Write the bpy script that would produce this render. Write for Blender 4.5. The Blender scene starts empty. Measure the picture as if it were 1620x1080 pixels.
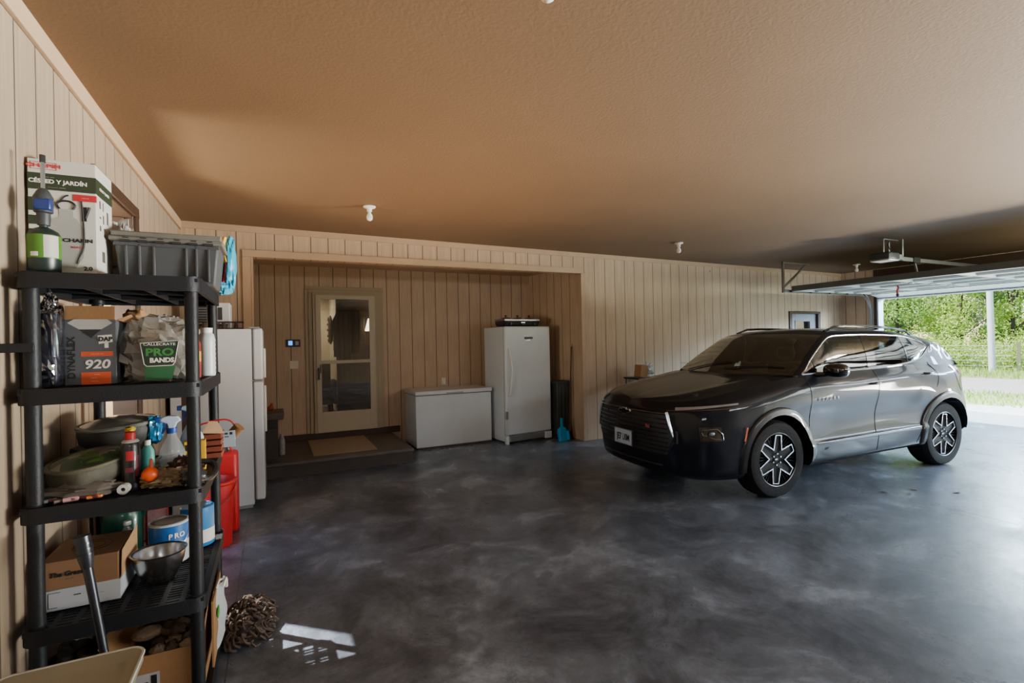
import bpy, math, random
import numpy as np
from mathutils import Vector, Matrix
from mathutils.bvhtree import BVHTree
random.seed(7); rnd=random.random
def U(a,b): return a+(b-a)*rnd()
R=math.radians; PI=math.pi
COL=bpy.context.scene.collection
sc=bpy.context.scene

# ---------------------------------------------------------------- materials
def nodes(name):
    m=bpy.data.materials.new(name); m.use_nodes=True
    nt=m.node_tree; b=nt.nodes['Principled BSDF']
    return m,nt,b
def srgb(c):
    if isinstance(c,str):
        c=[int(c[i:i+2],16)/255 for i in (0,2,4)]
        c=[(x/12.92 if x<=.04045 else ((x+.055)/1.055)**2.4) for x in c]
    return (c[0],c[1],c[2],1)
_mc={}
def M(name,col,rough=.5,metal=0,var=.12,scale=12,bump=0,bscale=60,coat=0,alpha=1,emit=0,trans=0,spec=.5):
    if name in _mc: return _mc[name]
    m,nt,b=nodes(name); c=srgb(col)
    n=nt.nodes.new('ShaderNodeTexNoise'); n.inputs['Scale'].default_value=scale; n.inputs['Detail'].default_value=4
    tc=nt.nodes.new('ShaderNodeTexCoord'); nt.links.new(tc.outputs['Object'],n.inputs['Vector'])
    mx=nt.nodes.new('ShaderNodeMixRGB'); nt.links.new(n.outputs['Fac'],mx.inputs['Fac'])
    mx.inputs['Color1'].default_value=tuple(x*(1-var) for x in c[:3])+(1,)
    mx.inputs['Color2'].default_value=tuple(min(1,x*(1+var)) for x in c[:3])+(1,)
    nt.links.new(mx.outputs['Color'],b.inputs['Base Color'])
    b.inputs['Roughness'].default_value=rough; b.inputs['Metallic'].default_value=metal
    b.inputs['Coat Weight'].default_value=coat; b.inputs['Coat Roughness'].default_value=.03
    b.inputs['Alpha'].default_value=alpha; b.inputs['Transmission Weight'].default_value=trans
    b.inputs['Specular IOR Level'].default_value=spec
    if emit:
        b.inputs['Emission Color'].default_value=c; b.inputs['Emission Strength'].default_value=emit
    if bump:
        n2=nt.nodes.new('ShaderNodeTexNoise'); n2.inputs['Scale'].default_value=bscale; n2.inputs['Detail'].default_value=6
        nt.links.new(tc.outputs['Object'],n2.inputs['Vector'])
        bp=nt.nodes.new('ShaderNodeBump'); bp.inputs['Strength'].default_value=bump; bp.inputs['Distance'].default_value=.02
        nt.links.new(n2.outputs['Fac'],bp.inputs['Height']); nt.links.new(bp.outputs['Normal'],b.inputs['Normal'])
    _mc[name]=m; return m
def math_n(nt,op,a,b=None):
    n=nt.nodes.new('ShaderNodeMath'); n.operation=op
    for i,v in enumerate((a,b)):
        if v is None: continue
        if isinstance(v,(int,float)): n.inputs[i].default_value=v
        else: nt.links.new(v,n.inputs[i])
    return n.outputs[0]
def siding(name,axis,off,c1,c2,pitch=.2045):
    """grooved plywood siding, grooves every 8 inches along the given axis"""
    m,nt,b=nodes(name)
    tc=nt.nodes.new('ShaderNodeTexCoord'); sp=nt.nodes.new('ShaderNodeSeparateXYZ')
    nt.links.new(tc.outputs['Object'],sp.inputs[0])
    a=sp.outputs[axis]
    wob=nt.nodes.new('ShaderNodeTexNoise'); wob.inputs['Scale'].default_value=.9; nt.links.new(tc.outputs['Object'],wob.inputs['Vector'])
    s=math_n(nt,'ADD',a,100*pitch-off)
    s=math_n(nt,'MODULO',s,pitch)
    g=math_n(nt,'LESS_THAN',s,.009)
    ed=math_n(nt,'LESS_THAN',s,.016); ed=math_n(nt,'SUBTRACT',ed,g)
    mp=nt.nodes.new('ShaderNodeMapping'); mp.inputs['Scale'].default_value=(60,60,2.2)
    nt.links.new(tc.outputs['Object'],mp.inputs[0])
    gr=nt.nodes.new('ShaderNodeTexNoise'); gr.inputs['Scale'].default_value=1; gr.inputs['Detail'].default_value=5
    nt.links.new(mp.outputs[0],gr.inputs['Vector'])
    big=nt.nodes.new('ShaderNodeTexNoise'); big.inputs['Scale'].default_value=1.3; nt.links.new(tc.outputs['Object'],big.inputs['Vector'])
    mx=nt.nodes.new('ShaderNodeMixRGB'); mx.inputs['Color1'].default_value=srgb(c1); mx.inputs['Color2'].default_value=srgb(c2)
    f=math_n(nt,'MULTIPLY',gr.outputs['Fac'],.6); f=math_n(nt,'ADD',f,math_n(nt,'MULTIPLY',big.outputs['Fac'],.4))
    cr=nt.nodes.new('ShaderNodeMapRange'); cr.inputs[1].default_value=.35; cr.inputs[2].default_value=.65; nt.links.new(f,cr.inputs[0])
    nt.links.new(cr.outputs[0],mx.inputs[0])
    m2=nt.nodes.new('ShaderNodeMixRGB'); nt.links.new(mx.outputs[0],m2.inputs['Color1'])
    m2.inputs['Color2'].default_value=tuple(x*.16 for x in srgb(c1)[:3])+(1,)
    nt.links.new(math_n(nt,'ADD',g,math_n(nt,'MULTIPLY',ed,.15)),m2.inputs[0])
    nt.links.new(m2.outputs[0],b.inputs['Base Color']); b.inputs['Roughness'].default_value=.62
    h=math_n(nt,'SUBTRACT',math_n(nt,'MULTIPLY',gr.outputs['Fac'],.25),g)
    bp=nt.nodes.new('ShaderNodeBump'); bp.inputs['Strength'].default_value=.6; bp.inputs['Distance'].default_value=.01
    nt.links.new(h,bp.inputs['Height']); nt.links.new(bp.outputs['Normal'],b.inputs['Normal'])
    return m
def concrete():
    m,nt,b=nodes('sealed concrete')
    tc=nt.nodes.new('ShaderNodeTexCoord'); o=tc.outputs['Object']
    def N(s,d=6,r=.6,dist=0):
        n=nt.nodes.new('ShaderNodeTexNoise'); n.inputs['Scale'].default_value=s; n.inputs['Detail'].default_value=d
        n.inputs['Roughness'].default_value=r; n.inputs['Distortion'].default_value=dist; nt.links.new(o,n.inputs['Vector']); return n.outputs['Fac']
    a=N(1.5,9,.72,.5); c=N(9,8,.78,.4); d=N(.35,3,.5)
    f=math_n(nt,'ADD',math_n(nt,'MULTIPLY',a,.6),math_n(nt,'MULTIPLY',c,.22)); f=math_n(nt,'ADD',f,math_n(nt,'MULTIPLY',d,.18))
    rp=nt.nodes.new('ShaderNodeValToRGB'); nt.links.new(f,rp.inputs[0])
    e=rp.color_ramp.elements; e[0].position=.38; e[0].color=(.030,.037,.050,1); e[1].position=.62; e[1].color=(.29,.35,.44,1)
    x=e.new(.46); x.color=(.076,.091,.118,1); x=e.new(.53); x.color=(.135,.162,.205,1)
    sp=nt.nodes.new('ShaderNodeSeparateXYZ'); nt.links.new(o,sp.inputs[0])
    j1=math_n(nt,'LESS_THAN',math_n(nt,'ABSOLUTE',math_n(nt,'ADD',sp.outputs[0],.235)),.004)
    j2=math_n(nt,'LESS_THAN',math_n(nt,'ABSOLUTE',math_n(nt,'SUBTRACT',sp.outputs[0],5.6)),.004)
    j3=math_n(nt,'LESS_THAN',math_n(nt,'ABSOLUTE',math_n(nt,'SUBTRACT',sp.outputs[1],3.9)),.004)
    j3=math_n(nt,'MULTIPLY',j3,math_n(nt,'GREATER_THAN',sp.outputs[0],5.6))
    j=math_n(nt,'MAXIMUM',j1,math_n(nt,'MAXIMUM',j2,j3))
    mx=nt.nodes.new('ShaderNodeMixRGB'); nt.links.new(rp.outputs[0],mx.inputs[1]); mx.inputs[2].default_value=(.03,.03,.03,1)
    nt.links.new(math_n(nt,'MULTIPLY',j,.7),mx.inputs[0])
    # small dark chips
    v=N(26,2,.5); ch=math_n(nt,'GREATER_THAN',v,.735)
    m2=nt.nodes.new('ShaderNodeMixRGB'); nt.links.new(mx.outputs[0],m2.inputs[1]); m2.inputs[2].default_value=(.035,.035,.04,1)
    nt.links.new(math_n(nt,'MULTIPLY',ch,.6),m2.inputs[0])
    nt.links.new(m2.outputs[0],b.inputs['Base Color'])
    rr=nt.nodes.new('ShaderNodeMapRange'); rr.inputs[1].default_value=.35; rr.inputs[2].default_value=.65; rr.inputs[3].default_value=.42; rr.inputs[4].default_value=.2
    nt.links.new(a,rr.inputs[0]); nt.links.new(rr.outputs[0],b.inputs['Roughness'])
    bp=nt.nodes.new('ShaderNodeBump'); bp.inputs['Strength'].default_value=.12; bp.inputs['Distance'].default_value=.01
    nt.links.new(c,bp.inputs['Height']); nt.links.new(bp.outputs['Normal'],b.inputs['Normal'])
    return m
def ceil_mat():
    m,nt,b=nodes('textured brown ceiling')
    tc=nt.nodes.new('ShaderNodeTexCoord'); o=tc.outputs['Object']
    n=nt.nodes.new('ShaderNodeTexNoise'); n.inputs['Scale'].default_value=55; n.inputs['Detail'].default_value=5; nt.links.new(o,n.inputs['Vector'])
    n3=nt.nodes.new('ShaderNodeTexNoise'); n3.inputs['Scale'].default_value=.8; nt.links.new(o,n3.inputs['Vector'])
    mx=nt.nodes.new('ShaderNodeMixRGB'); mx.inputs[1].default_value=(.145,.086,.042,1); mx.inputs[2].default_value=(.19,.115,.058,1)
    nt.links.new(n3.outputs['Fac'],mx.inputs[0]); nt.links.new(mx.outputs[0],b.inputs['Base Color']); b.inputs['Roughness'].default_value=.75
    bp=nt.nodes.new('ShaderNodeBump'); bp.inputs['Strength'].default_value=.22; bp.inputs['Distance'].default_value=.008
    nt.links.new(n.outputs['Fac'],bp.inputs['Height']); nt.links.new(bp.outputs['Normal'],b.inputs['Normal'])
    return m
def ground_mat():
    m,nt,b=nodes('gravel yard with grass strips')
    tc=nt.nodes.new('ShaderNodeTexCoord'); o=tc.outputs['Object']
    sp=nt.nodes.new('ShaderNodeSeparateXYZ'); nt.links.new(o,sp.inputs[0])
    n=nt.nodes.new('ShaderNodeTexNoise'); n.inputs['Scale'].default_value=.55; n.inputs['Detail'].default_value=8; nt.links.new(o,n.inputs['Vector'])
    f=nt.nodes.new('ShaderNodeTexNoise'); f.inputs['Scale'].default_value=9; f.inputs['Detail'].default_value=8; nt.links.new(o,f.inputs['Vector'])
    # distance along the view-facing strips: x shifted by noise
    x=math_n(nt,'ADD',sp.outputs[0],math_n(nt,'MULTIPLY',math_n(nt,'SUBTRACT',n.outputs['Fac'],.5),5))
    def band(a,bb):
        return math_n(nt,'MULTIPLY',math_n(nt,'GREATER_THAN',x,a),math_n(nt,'LESS_THAN',x,bb))
    g=math_n(nt,'MAXIMUM',band(14.2,17.6),band(22.6,400))
    g=math_n(nt,'MULTIPLY',g,math_n(nt,'ADD',.55,math_n(nt,'MULTIPLY',math_n(nt,'GREATER_THAN',f.outputs['Fac'],.46),.4)))
    gr=nt.nodes.new('ShaderNodeMixRGB'); gr.inputs[1].default_value=(.30,.285,.265,1); gr.inputs[2].default_value=(.5,.48,.45,1); nt.links.new(f.outputs['Fac'],gr.inputs[0])
    gs=nt.nodes.new('ShaderNodeMixRGB'); gs.inputs[1].default_value=(.13,.2,.05,1); gs.inputs[2].default_value=(.26,.36,.10,1); nt.links.new(f.outputs['Fac'],gs.inputs[0])
    mx=nt.nodes.new('ShaderNodeMixRGB'); nt.links.new(g,mx.inputs[0]); nt.links.new(gr.outputs[0],mx.inputs[1]); nt.links.new(gs.outputs[0],mx.inputs[2])
    nt.links.new(mx.outputs[0],b.inputs['Base Color']); b.inputs['Roughness'].default_value=.95
    bp=nt.nodes.new('ShaderNodeBump'); bp.inputs['Strength'].default_value=.5; bp.inputs['Distance'].default_value=.03
    nt.links.new(f.outputs['Fac'],bp.inputs['Height']); nt.links.new(bp.outputs['Normal'],b.inputs['Normal'])
    return m
def glass_mat(name,tint,op):
    """thin sheet glass: mix of clear (tinted) transmission and mirror by Fresnel"""
    m=bpy.data.materials.new(name); m.use_nodes=True; nt=m.node_tree; nt.nodes.clear()
    out=nt.nodes.new('ShaderNodeOutputMaterial'); t=nt.nodes.new('ShaderNodeBsdfTransparent'); t.inputs[0].default_value=tuple(tint)+(1,)
    g=nt.nodes.new('ShaderNodeBsdfGlossy'); g.inputs['Roughness'].default_value=.02; g.inputs[0].default_value=(1,1,1,1)
    fr=nt.nodes.new('ShaderNodeFresnel'); fr.inputs[0].default_value=1.5
    f=math_n(nt,'ADD',math_n(nt,'MULTIPLY',fr.outputs[0],1.6),op)
    f=math_n(nt,'MINIMUM',f,1.0)
    mx=nt.nodes.new('ShaderNodeMixShader'); nt.links.new(f,mx.inputs[0]); nt.links.new(t.outputs[0],mx.inputs[1]); nt.links.new(g.outputs[0],mx.inputs[2])
    nt.links.new(mx.outputs[0],out.inputs[0]); return m
def camo_mat():
    m,nt,b=nodes('camouflage cloth')
    tc=nt.nodes.new('ShaderNodeTexCoord'); v=nt.nodes.new('ShaderNodeTexVoronoi'); v.inputs['Scale'].default_value=17
    n=nt.nodes.new('ShaderNodeTexNoise'); n.inputs['Scale'].default_value=10; nt.links.new(tc.outputs['Object'],n.inputs['Vector'])
    ad=nt.nodes.new('ShaderNodeMixRGB'); ad.blend_type='ADD'; ad.inputs[0].default_value=.12; nt.links.new(tc.outputs['Object'],ad.inputs[1]); nt.links.new(n.outputs['Color'],ad.inputs[2])
    nt.links.new(ad.outputs[0],v.inputs['Vector'])
    rp=nt.nodes.new('ShaderNodeValToRGB'); rp.color_ramp.interpolation='CONSTANT'; e=rp.color_ramp.elements
    e[0].position=0; e[0].color=(.03,.06,.03,1); e[1].position=.35; e[1].color=(.05,.09,.045,1)
    for p,c in ((.5,(.02,.03,.02,1)),(.64,(.24,.21,.16,1)),(.85,(.10,.17,.035,1))):
        x=e.new(p); x.color=c
    sp=nt.nodes.new('ShaderNodeSeparateColor'); nt.links.new(v.outputs['Color'],sp.inputs[0]); nt.links.new(sp.outputs[0],rp.inputs[0])
    nt.links.new(rp.outputs[0],b.inputs['Base Color']); b.inputs['Roughness'].default_value=.5; return m
def rug_mat():
    return M('woven mat','b8a386',.95,var=.25,scale=90,bump=1,bscale=220)

# ---------------------------------------------------------------- mesh builder
class G:
    def __init__(s): s.v=[]; s.f=[]; s.m=[]
    def add(s,vs,fs,mi=0):
        o=len(s.v); s.v+= [tuple(p) for p in vs]; s.f+=[tuple(o+i for i in f) for f in fs]; s.m+=[mi]*len(fs); return s
    def box(s,x0,x1,y0,y1,z0,z1,mi=0,mat=None,taper=None):
        tx,ty=(taper or (1,1)); cx,cy=(x0+x1)/2,(y0+y1)/2
        lo=[(cx+(x-cx)*tx,cy+(y-cy)*ty,z0) for x,y in ((x0,y0),(x1,y0),(x1,y1),(x0,y1))]
        hi=[(x0,y0,z1),(x1,y0,z1),(x1,y1,z1),(x0,y1,z1)]
        vs=[Vector(p) for p in lo+hi]
        if mat: vs=[mat@p for p in vs]
        return s.add(vs,[(0,3,2,1),(4,5,6,7),(0,1,5,4),(1,2,6,5),(2,3,7,6),(3,0,4,7)],mi)
    def tube(s,pts,r,seg=8,mi=0,caps=True,closed=False):
        pts=[Vector(p) for p in pts]; n=len(pts); rs=r if isinstance(r,(list,tuple)) else [r]*n
        vs=[]; prev=None
        for i,p in enumerate(pts):
            if closed: d=pts[(i+1)%n]-pts[i-1]
            else: d=pts[min(i+1,n-1)]-pts[max(i-1,0)]
            if d.length<1e-9: d=Vector((0,0,1))
            d.normalize()
            if prev is None:
                a=Vector((0,0,1)) if abs(d.z)<.9 else Vector((1,0,0)); a=d.cross(a).normalized()
            else:
                a=prev-d*prev.dot(d)
                a=a.normalized() if a.length>1e-6 else d.orthogonal().normalized()
            prev=a; b=d.cross(a)
            for k in range(seg):
                t=2*PI*k/seg; vs.append(p+(a*math.cos(t)+b*math.sin(t))*rs[i])
        fs=[]
        for i in range(n if closed else n-1):
            j=(i+1)%n
            for k in range(seg):
                k2=(k+1)%seg; fs.append((i*seg+k,i*seg+k2,j*seg+k2,j*seg+k))
        if caps and not closed:
            fs.append(tuple(range(seg))[::-1]); fs.append(tuple((n-1)*seg+k for k in range(seg)))
        return s.add(vs,fs,mi)
    def lathe(s,prof,c=(0,0,0),seg=28,mi=0,axis='z',sx=1,sy=1,cap=True):
        vs=[]; n=len(prof)
        for r,z in prof:
            for k in range(seg):
                t=2*PI*k/seg; x,y=r*math.cos(t)*sx,r*math.sin(t)*sy
                if axis=='z': p=(c[0]+x,c[1]+y,c[2]+z)
                elif axis=='y': p=(c[0]+x,c[1]+z,c[2]+y)
                else: p=(c[0]+z,c[1]+x,c[2]+y)
                vs.append(p)
        fs=[(i*seg+k,i*seg+(k+1)%seg,(i+1)*seg+(k+1)%seg,(i+1)*seg+k) for i in range(n-1) for k in range(seg)]
        if axis=='y': fs=[f[::-1] for f in fs]
        if cap:
            a=tuple(range(seg)); b=tuple((n-1)*seg+k for k in range(seg))
            fs+= [a[::-1],b] if axis!='y' else [a,b[::-1]]
        return s.add(vs,fs,mi)
    def grid(s,P,mi=0,wrap=False):
        n=len(P); m=len(P[0]); vs=[p for r in P for p in r]; fs=[]
        for i in range(n-1):
            for j in range(m if wrap else m-1):
                j2=(j+1)%m; fs.append((i*m+j,(i+1)*m+j,(i+1)*m+j2,i*m+j2))
        return s.add(vs,fs,mi)
    def prism(s,poly,axis,a,b,mi=0):
        """extrude a 2D polygon along an axis from a to b"""
        def P(u,v,w):
            return {'x':(w,u,v),'y':(u,w,v),'z':(u,v,w)}[axis]
        n=len(poly); vs=[P(u,v,a) for u,v in poly]+[P(u,v,b) for u,v in poly]
        fs=[tuple(range(n)),tuple(range(2*n-1,n-1,-1))]+[(i,n+i,n+(i+1)%n,(i+1)%n) for i in range(n)]
        return s.add(vs,fs,mi)
    def xf(s,mat):
        s.v=[tuple(mat@Vector(p)) for p in s.v]; return s
def fin(o,bevel=0,seg=2,smooth=True,ang=35):
    if smooth:
        for p in o.data.polygons: p.use_smooth=True
        try: o.data.set_sharp_from_angle(angle=R(ang))
        except Exception: pass
    if bevel:
        b=o.modifiers.new('bevel','BEVEL'); b.width=bevel; b.segments=seg; b.limit_method='ANGLE'; b.angle_limit=R(40)
        b.harden_normals=False
def obj(name,g,mats,parent=None,bevel=0,smooth=True,ang=35,loc=None,rot=None,fixn=True,**kw):
    me=bpy.data.meshes.new(name); me.from_pydata(g.v,[],g.f)
    if not isinstance(mats,(list,tuple)): mats=[mats]
    for m in mats: me.materials.append(m)
    me.polygons.foreach_set('material_index',g.m); me.update()
    if fixn:
        import bmesh
        bm=bmesh.new(); bm.from_mesh(me); bmesh.ops.remove_doubles(bm,verts=bm.verts,dist=1e-5)
        bmesh.ops.recalc_face_normals(bm,faces=bm.faces); bm.to_mesh(me); bm.free()
    o=bpy.data.objects.new(name,me); COL.objects.link(o)
    if parent: o.parent=parent
    if loc: o.location=loc
    if rot: o.rotation_euler=rot
    fin(o,bevel,2,smooth,ang)
    for k,v in kw.items(): o[k]=v
    return o
def tag(o,label,cat,group=None,kind=None):
    o['label']=label; o['category']=cat
    if group: o['group']=group
    if kind: o['kind']=kind
    return o
def thing(name,label,cat,loc=(0,0,0),rz=0,group=None):
    o=bpy.data.objects.new(name,None); COL.objects.link(o); o.location=loc; o.rotation_euler=(0,0,rz); o.empty_display_size=.1
    return tag(o,label,cat,group)
def struct(name,g,m,parent=None,**kw):
    o=obj(name,g,m,parent,**kw)
    if not parent: o['kind']='structure'
    return o
def text(name,body,size,mat,parent,loc,rot,ext=.0008,xs=1,align='CENTER',shear=0,bold=0):
    cu=bpy.data.curves.new(name,'FONT'); cu.body=body; cu.size=size; cu.extrude=ext; cu.align_x=align; cu.align_y='CENTER'; cu.shear=shear; cu.offset=bold; cu.resolution_u=3
    t=bpy.data.objects.new(name+'_c',cu); COL.objects.link(t); bpy.context.view_layer.update()
    me=bpy.data.meshes.new_from_object(t); bpy.data.objects.remove(t); 
    me.materials.clear(); me.materials.append(mat)
    me.transform(Matrix.Diagonal((xs,1,1,1)))
    o=bpy.data.objects.new(name,me); COL.objects.link(o); o.parent=parent; o.location=loc; o.rotation_euler=rot
    return o
FRONT=(R(90),0,0)     # text facing -Y
def join_text(name,items,parent):
    """several lines of print on one face become one mesh part"""
    vs=[];fs=[];ms=[];mats=[]
    bpy.context.view_layer.update()
    for t in items:
        M_=Matrix.LocRotScale(t.location,t.rotation_euler.to_quaternion(),Vector((1,1,1))); me=t.data; o=len(vs)
        mt=me.materials[0]
        if mt not in mats: mats.append(mt)
        vs+=[tuple(M_@v.co) for v in me.vertices]; fs+=[tuple(o+i for i in p.vertices) for p in me.polygons]; ms+=[mats.index(mt)]*len(me.polygons)
    for t in items: bpy.data.objects.remove(t)
    g=G(); g.v=vs; g.f=fs; g.m=ms
    return obj(name,g,mats,parent,smooth=False,fixn=False)
def ptrip(name,pts,r,mat,parent=None,seg=8,**kw): return obj(name,G().tube(pts,r,seg),mat,parent,**kw)
def smoothpts(P,n=6):
    P=[Vector(p) for p in P]; out=[]
    for i in range(len(P)-1):
        p0=P[max(i-1,0)];p1=P[i];p2=P[i+1];p3=P[min(i+2,len(P)-1)]
        for k in range(n):
            t=k/n; out.append(.5*((2*p1)+(p2-p0)*t+(2*p0-5*p1+4*p2-p3)*t*t+(3*p1-p0-3*p2+p3)*t**3))
    out.append(P[-1]); return out
def lumpy(c,r,seed,amp=.25,nu=26,nv=18,freq=3.0,zmin=None,power=1.0):
    from mathutils import noise
    P=[]
    for i in range(nv+1):
        ph=PI*i/nv; row=[]
        for j in range(nu):
            th=2*PI*j/nu
            d=Vector((math.sin(ph)*math.cos(th),math.sin(ph)*math.sin(th),math.cos(ph)))
            d2=Vector([math.copysign(abs(q)**power,q) for q in d])
            k=1+amp*noise.noise(d*freq+Vector((seed*7.1,seed*3.3,seed)))+amp*.4*noise.noise(d*freq*2.7+Vector((seed,seed*2,0)))
            p=Vector((c[0]+d2.x*r[0]*k,c[1]+d2.y*r[1]*k,c[2]+d2.z*r[2]*k))
            if zmin is not None: p.z=max(p.z,zmin+ .0005*rnd())
            row.append(p)
        P.append(row)
    return G().grid(P,wrap=True)

# palette
black=M('black plastic',(.012,.012,.014),.42,bump=.05); blackg=M('gloss black',(.006,.006,.007),.12,coat=.6)
shelfm=M('charcoal shelf plastic',(.009,.010,.013),.5,spec=.3,var=.3,scale=9,bump=.12,bscale=120)
white=M('white enamel','d8dfe4',.32,var=.04,scale=3,coat=.3); whitep=M('white plastic','e2e2de',.4,var=.05)
cream=M('cream paint','ded6c0',.5,var=.06); trimm=M('tan painted trim','b79c7e',.55,var=.1,scale=5,bump=.1)
steel=M('galvanised steel','a9adb0',.35,1,var=.15); darksteel=M('dark steel','4b4d4f',.4,.9); chrome=M('chrome','dfe3e8',.12,1,var=.03)
brownw=M('dark brown trim','3a2618',.6,var=.25,scale=20); card=M('cardboard','a07850',.85,var=.12,scale=14,bump=.1)
red=M('red plastic','c22028',.4,var=.08); dred=M('dark red','7c1d22',.5); blue=M('blue plastic','1f6fc0',.4); green=M('green print','3f8a2d',.5)
rubber=M('tyre rubber',(.012,.012,.013),.8,bump=.3,bscale=40,spec=.2)
W_B=siding('tan grooved siding, wall across',0,.045,'b0977c','c8ae91')
W_L=siding('tan grooved siding, wall along',1,.01,'b0977c','c8ae91')

# ---------------------------------------------------------------- room
XL,XR,YB,YF=-.92,11.35,6.66,-5.6
def zc(x): return 3.06-.0072*(x+.9)
g=G().box(-.98,11.36,YF-.1,8.35,-.25,0); struct('floor',g,concrete(),smooth=False)
g=G(); x0,x1,y0,y1=-1.1,11.42,YF-.15,YB+.0
g.add([(x0,y0,zc(x0)),(x1,y0,zc(x1)),(x1,y1,zc(x1)),(x0,y1,zc(x0)),(x0,y0,3.25),(x1,y0,3.0),(x1,8.5,3.0),(x0,8.5,3.25),(x1,8.5,zc(x1)),(x0,8.5,zc(x0))],
      [(0,3,2,1),(3,9,8,2),(4,5,6,7),(0,1,5,4),(1,2,8,6,5),(8,9,7,6),(0,4,7,9,3)]); struct('ceiling',g,ceil_mat(),smooth=False)
# back wall: pieces round the alcove opening and the far door
AX0,AX1,AH=-.21,4.49,2.69
g=G().box(-1.05,AX0,YB,YB+.12,0,3.1).box(AX0,AX1,YB,YB+.12,AH,3.1).box(AX1,9.57,YB,YB+.12,0,3.1).box(9.57,10.6,YB,YB+.12,2.13,3.1).box(10.6,11.45,YB,YB+.12,0,3.1)
struct('wall_back',g,W_B,smooth=False)
g=G().box(XL-.13,XL,YF,3.70,0,3.2).box(XL-.13,XL,3.70,4.56,2.62,3.2).box(XL-.13,XL,4.56,YB,0,3.2); struct('wall_left',g,siding('shaded tan siding',1,.01,'94826e','a6937d'),smooth=False)  # darker copy of the tan siding; this wall's shade is in its colour
g=G().box(XL-.13,XR+.1,YF-.15,YF,0,3.2); struct('wall_front',g,W_B,smooth=False)
g=G().box(XR,XR+.14,5.93,8.3,0,3.0).box(XR,XR+.14,1.05,5.93,2.36,3.0).box(XR,XR+.14,.35,1.05,0,3.0).box(XR,XR+.14,-4.5,.35,2.36,3.0).box(XR,XR+.14,YF-.15,-4.5,0,3.0)
struct('wall_right',g,W_L,smooth=False)
# alcove
dk=W_B
g=G().box(-.35,.56,8.1,8.2,0,2.95).box(.56,1.52,8.1,8.2,2.42,2.95).box(1.52,4.6,8.1,8.2,0,2.95).box(.56,1.52,8.1,8.2,0,.28); struct('wall_alcove_back',g,dk,smooth=False)
g=G().box(-.33,AX0,YB+.12,8.1,0,2.95); struct('wall_alcove_left',g,W_L,smooth=False)
g=G().add([(AX1,YB+.12,0),(AX1+.1,YB+.12,0),(AX1+.1,8.1,0),(4.31,8.1,0),(AX1,YB+.12,2.95),(AX1+.1,YB+.12,2.95),(AX1+.1,8.1,2.95),(4.31,8.1,2.95)],[(0,1,2,3),(4,7,6,5),(0,4,5,1),(1,5,6,2),(2,6,7,3),(3,7,4,0)]); struct('wall_alcove_right',g,W_L,smooth=False)
g=G().box(-.33,4.6,YB+.12,8.2,2.82,2.95); struct('ceiling_alcove',g,trimm,smooth=False)
# trims
g=G().box(XL,XL+.022,YF,YB,2.965,3.075); struct('trim_1',g,trimm,bevel=.004)
g=G()
g.add([(XL,YB-.02,2.985),(XR,YB-.02,2.905),(XR,YB,2.905),(XL,YB,2.985),(XL,YB-.02,3.07),(XR,YB-.02,2.98),(XR,YB,2.98),(XL,YB,3.07)],[(0,1,2,3),(4,7,6,5),(0,4,5,1),(1,5,6,2),(2,6,7,3),(3,7,4,0)]); struct('trim_2',g,trimm,smooth=False)
g=G().box(AX0-.09,AX1+.03,YB-.02,YB,AH,AH+.085).box(AX0-.09,AX0-.0,YB-.022,YB,0,AH-.001).box(AX0+.001,AX0+.02,YB-.024,YB+.14,0,AH-.002).box(AX1-.015,AX1+.05,YB-.022,YB-.001,0,AH-.001); struct('trim_3',g,trimm,bevel=.003)
g=G().box(XL+.001,XL+.022,3.60,4.66,2.615,2.69).box(XL+.001,XL+.02,4.57,4.66,0,2.614).box(XL+.001,XL+.02,3.60,3.69,0,2.614); g.box(XL-.14,XL,3.701,3.712,0,2.60).box(XL-.14,XL,4.548,4.559,0,2.60).box(XL-.14,XL,3.701,4.559,2.601,2.618); struct('trim_4',g,brownw,bevel=.003)
g=G().box(XR-.012,XR-.001,1.05,5.99,2.40,2.96).box(XR-.012,XR-.001,5.94,5.99,0,2.399).box(XR-.012,XR-.001,-4.5,.42,2.40,2.96).box(XR-.012,XR-.001,.355,.42,0,2.399); struct('trim_5',g,M('dark stained header','3b271a',.6,var=.2,scale=6),bevel=.002)
g=G().box(XR-.02,XR+.16,5.90,5.929,0,2.339).box(XR-.02,XR+.16,1.051,1.08,0,2.339).box(XR-.02,XR+.16,1.051,5.929,2.34,2.359); struct('trim_6',g,M('pale metal jamb','b9bfc8',.5),bevel=.003)
g=G().box(.10,1.86,8.07,8.10,.19,.285); struct('baseboard_back',g,brownw,bevel=.003)
# storm door and its casing
g=G().box(.505,.56,8.06,8.10,.285,2.419).box(1.521,1.575,8.06,8.10,.285,2.419).box(.505,1.575,8.061,8.10,2.42,2.47).box(.561,.60,8.03,8.0995,.285,2.384).box(1.486,1.52,8.03,8.0995,.285,2.384).box(.561,1.52,8.031,8.0995,2.385,2.419).box(.455,.504,8.08,8.1,.285,2.47).box(1.576,1.62,8.08,8.1,.285,2.47).box(.455,1.62,8.079,8.1,2.471,2.52)
struct('trim_7',g,M('olive cream casing','a5977a',.5,var=.06),bevel=.004)
dl=G().box(.60,.672,8.02,8.055,.29,2.385).box(1.392,1.485,8.02,8.055,.29,2.385).box(.672,1.392,8.02,8.055,2.325,2.385).box(.672,1.392,8.02,8.055,1.335,1.385).box(.672,1.392,8.02,8.055,.29,.60)
d=struct('door_1',dl,M('cream aluminium door','b9ae95',.42,var=.05),bevel=.004)
GL=glass_mat('door glass',(.8,.8,.78),.02)
obj('glass_pane',G().box(.672,1.392,8.034,8.040,1.385,2.325),GL,d,smooth=False); obj('glass_pane',G().box(.672,1.392,8.034,8.040,.60,1.335),GL,d,smooth=False)
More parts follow.
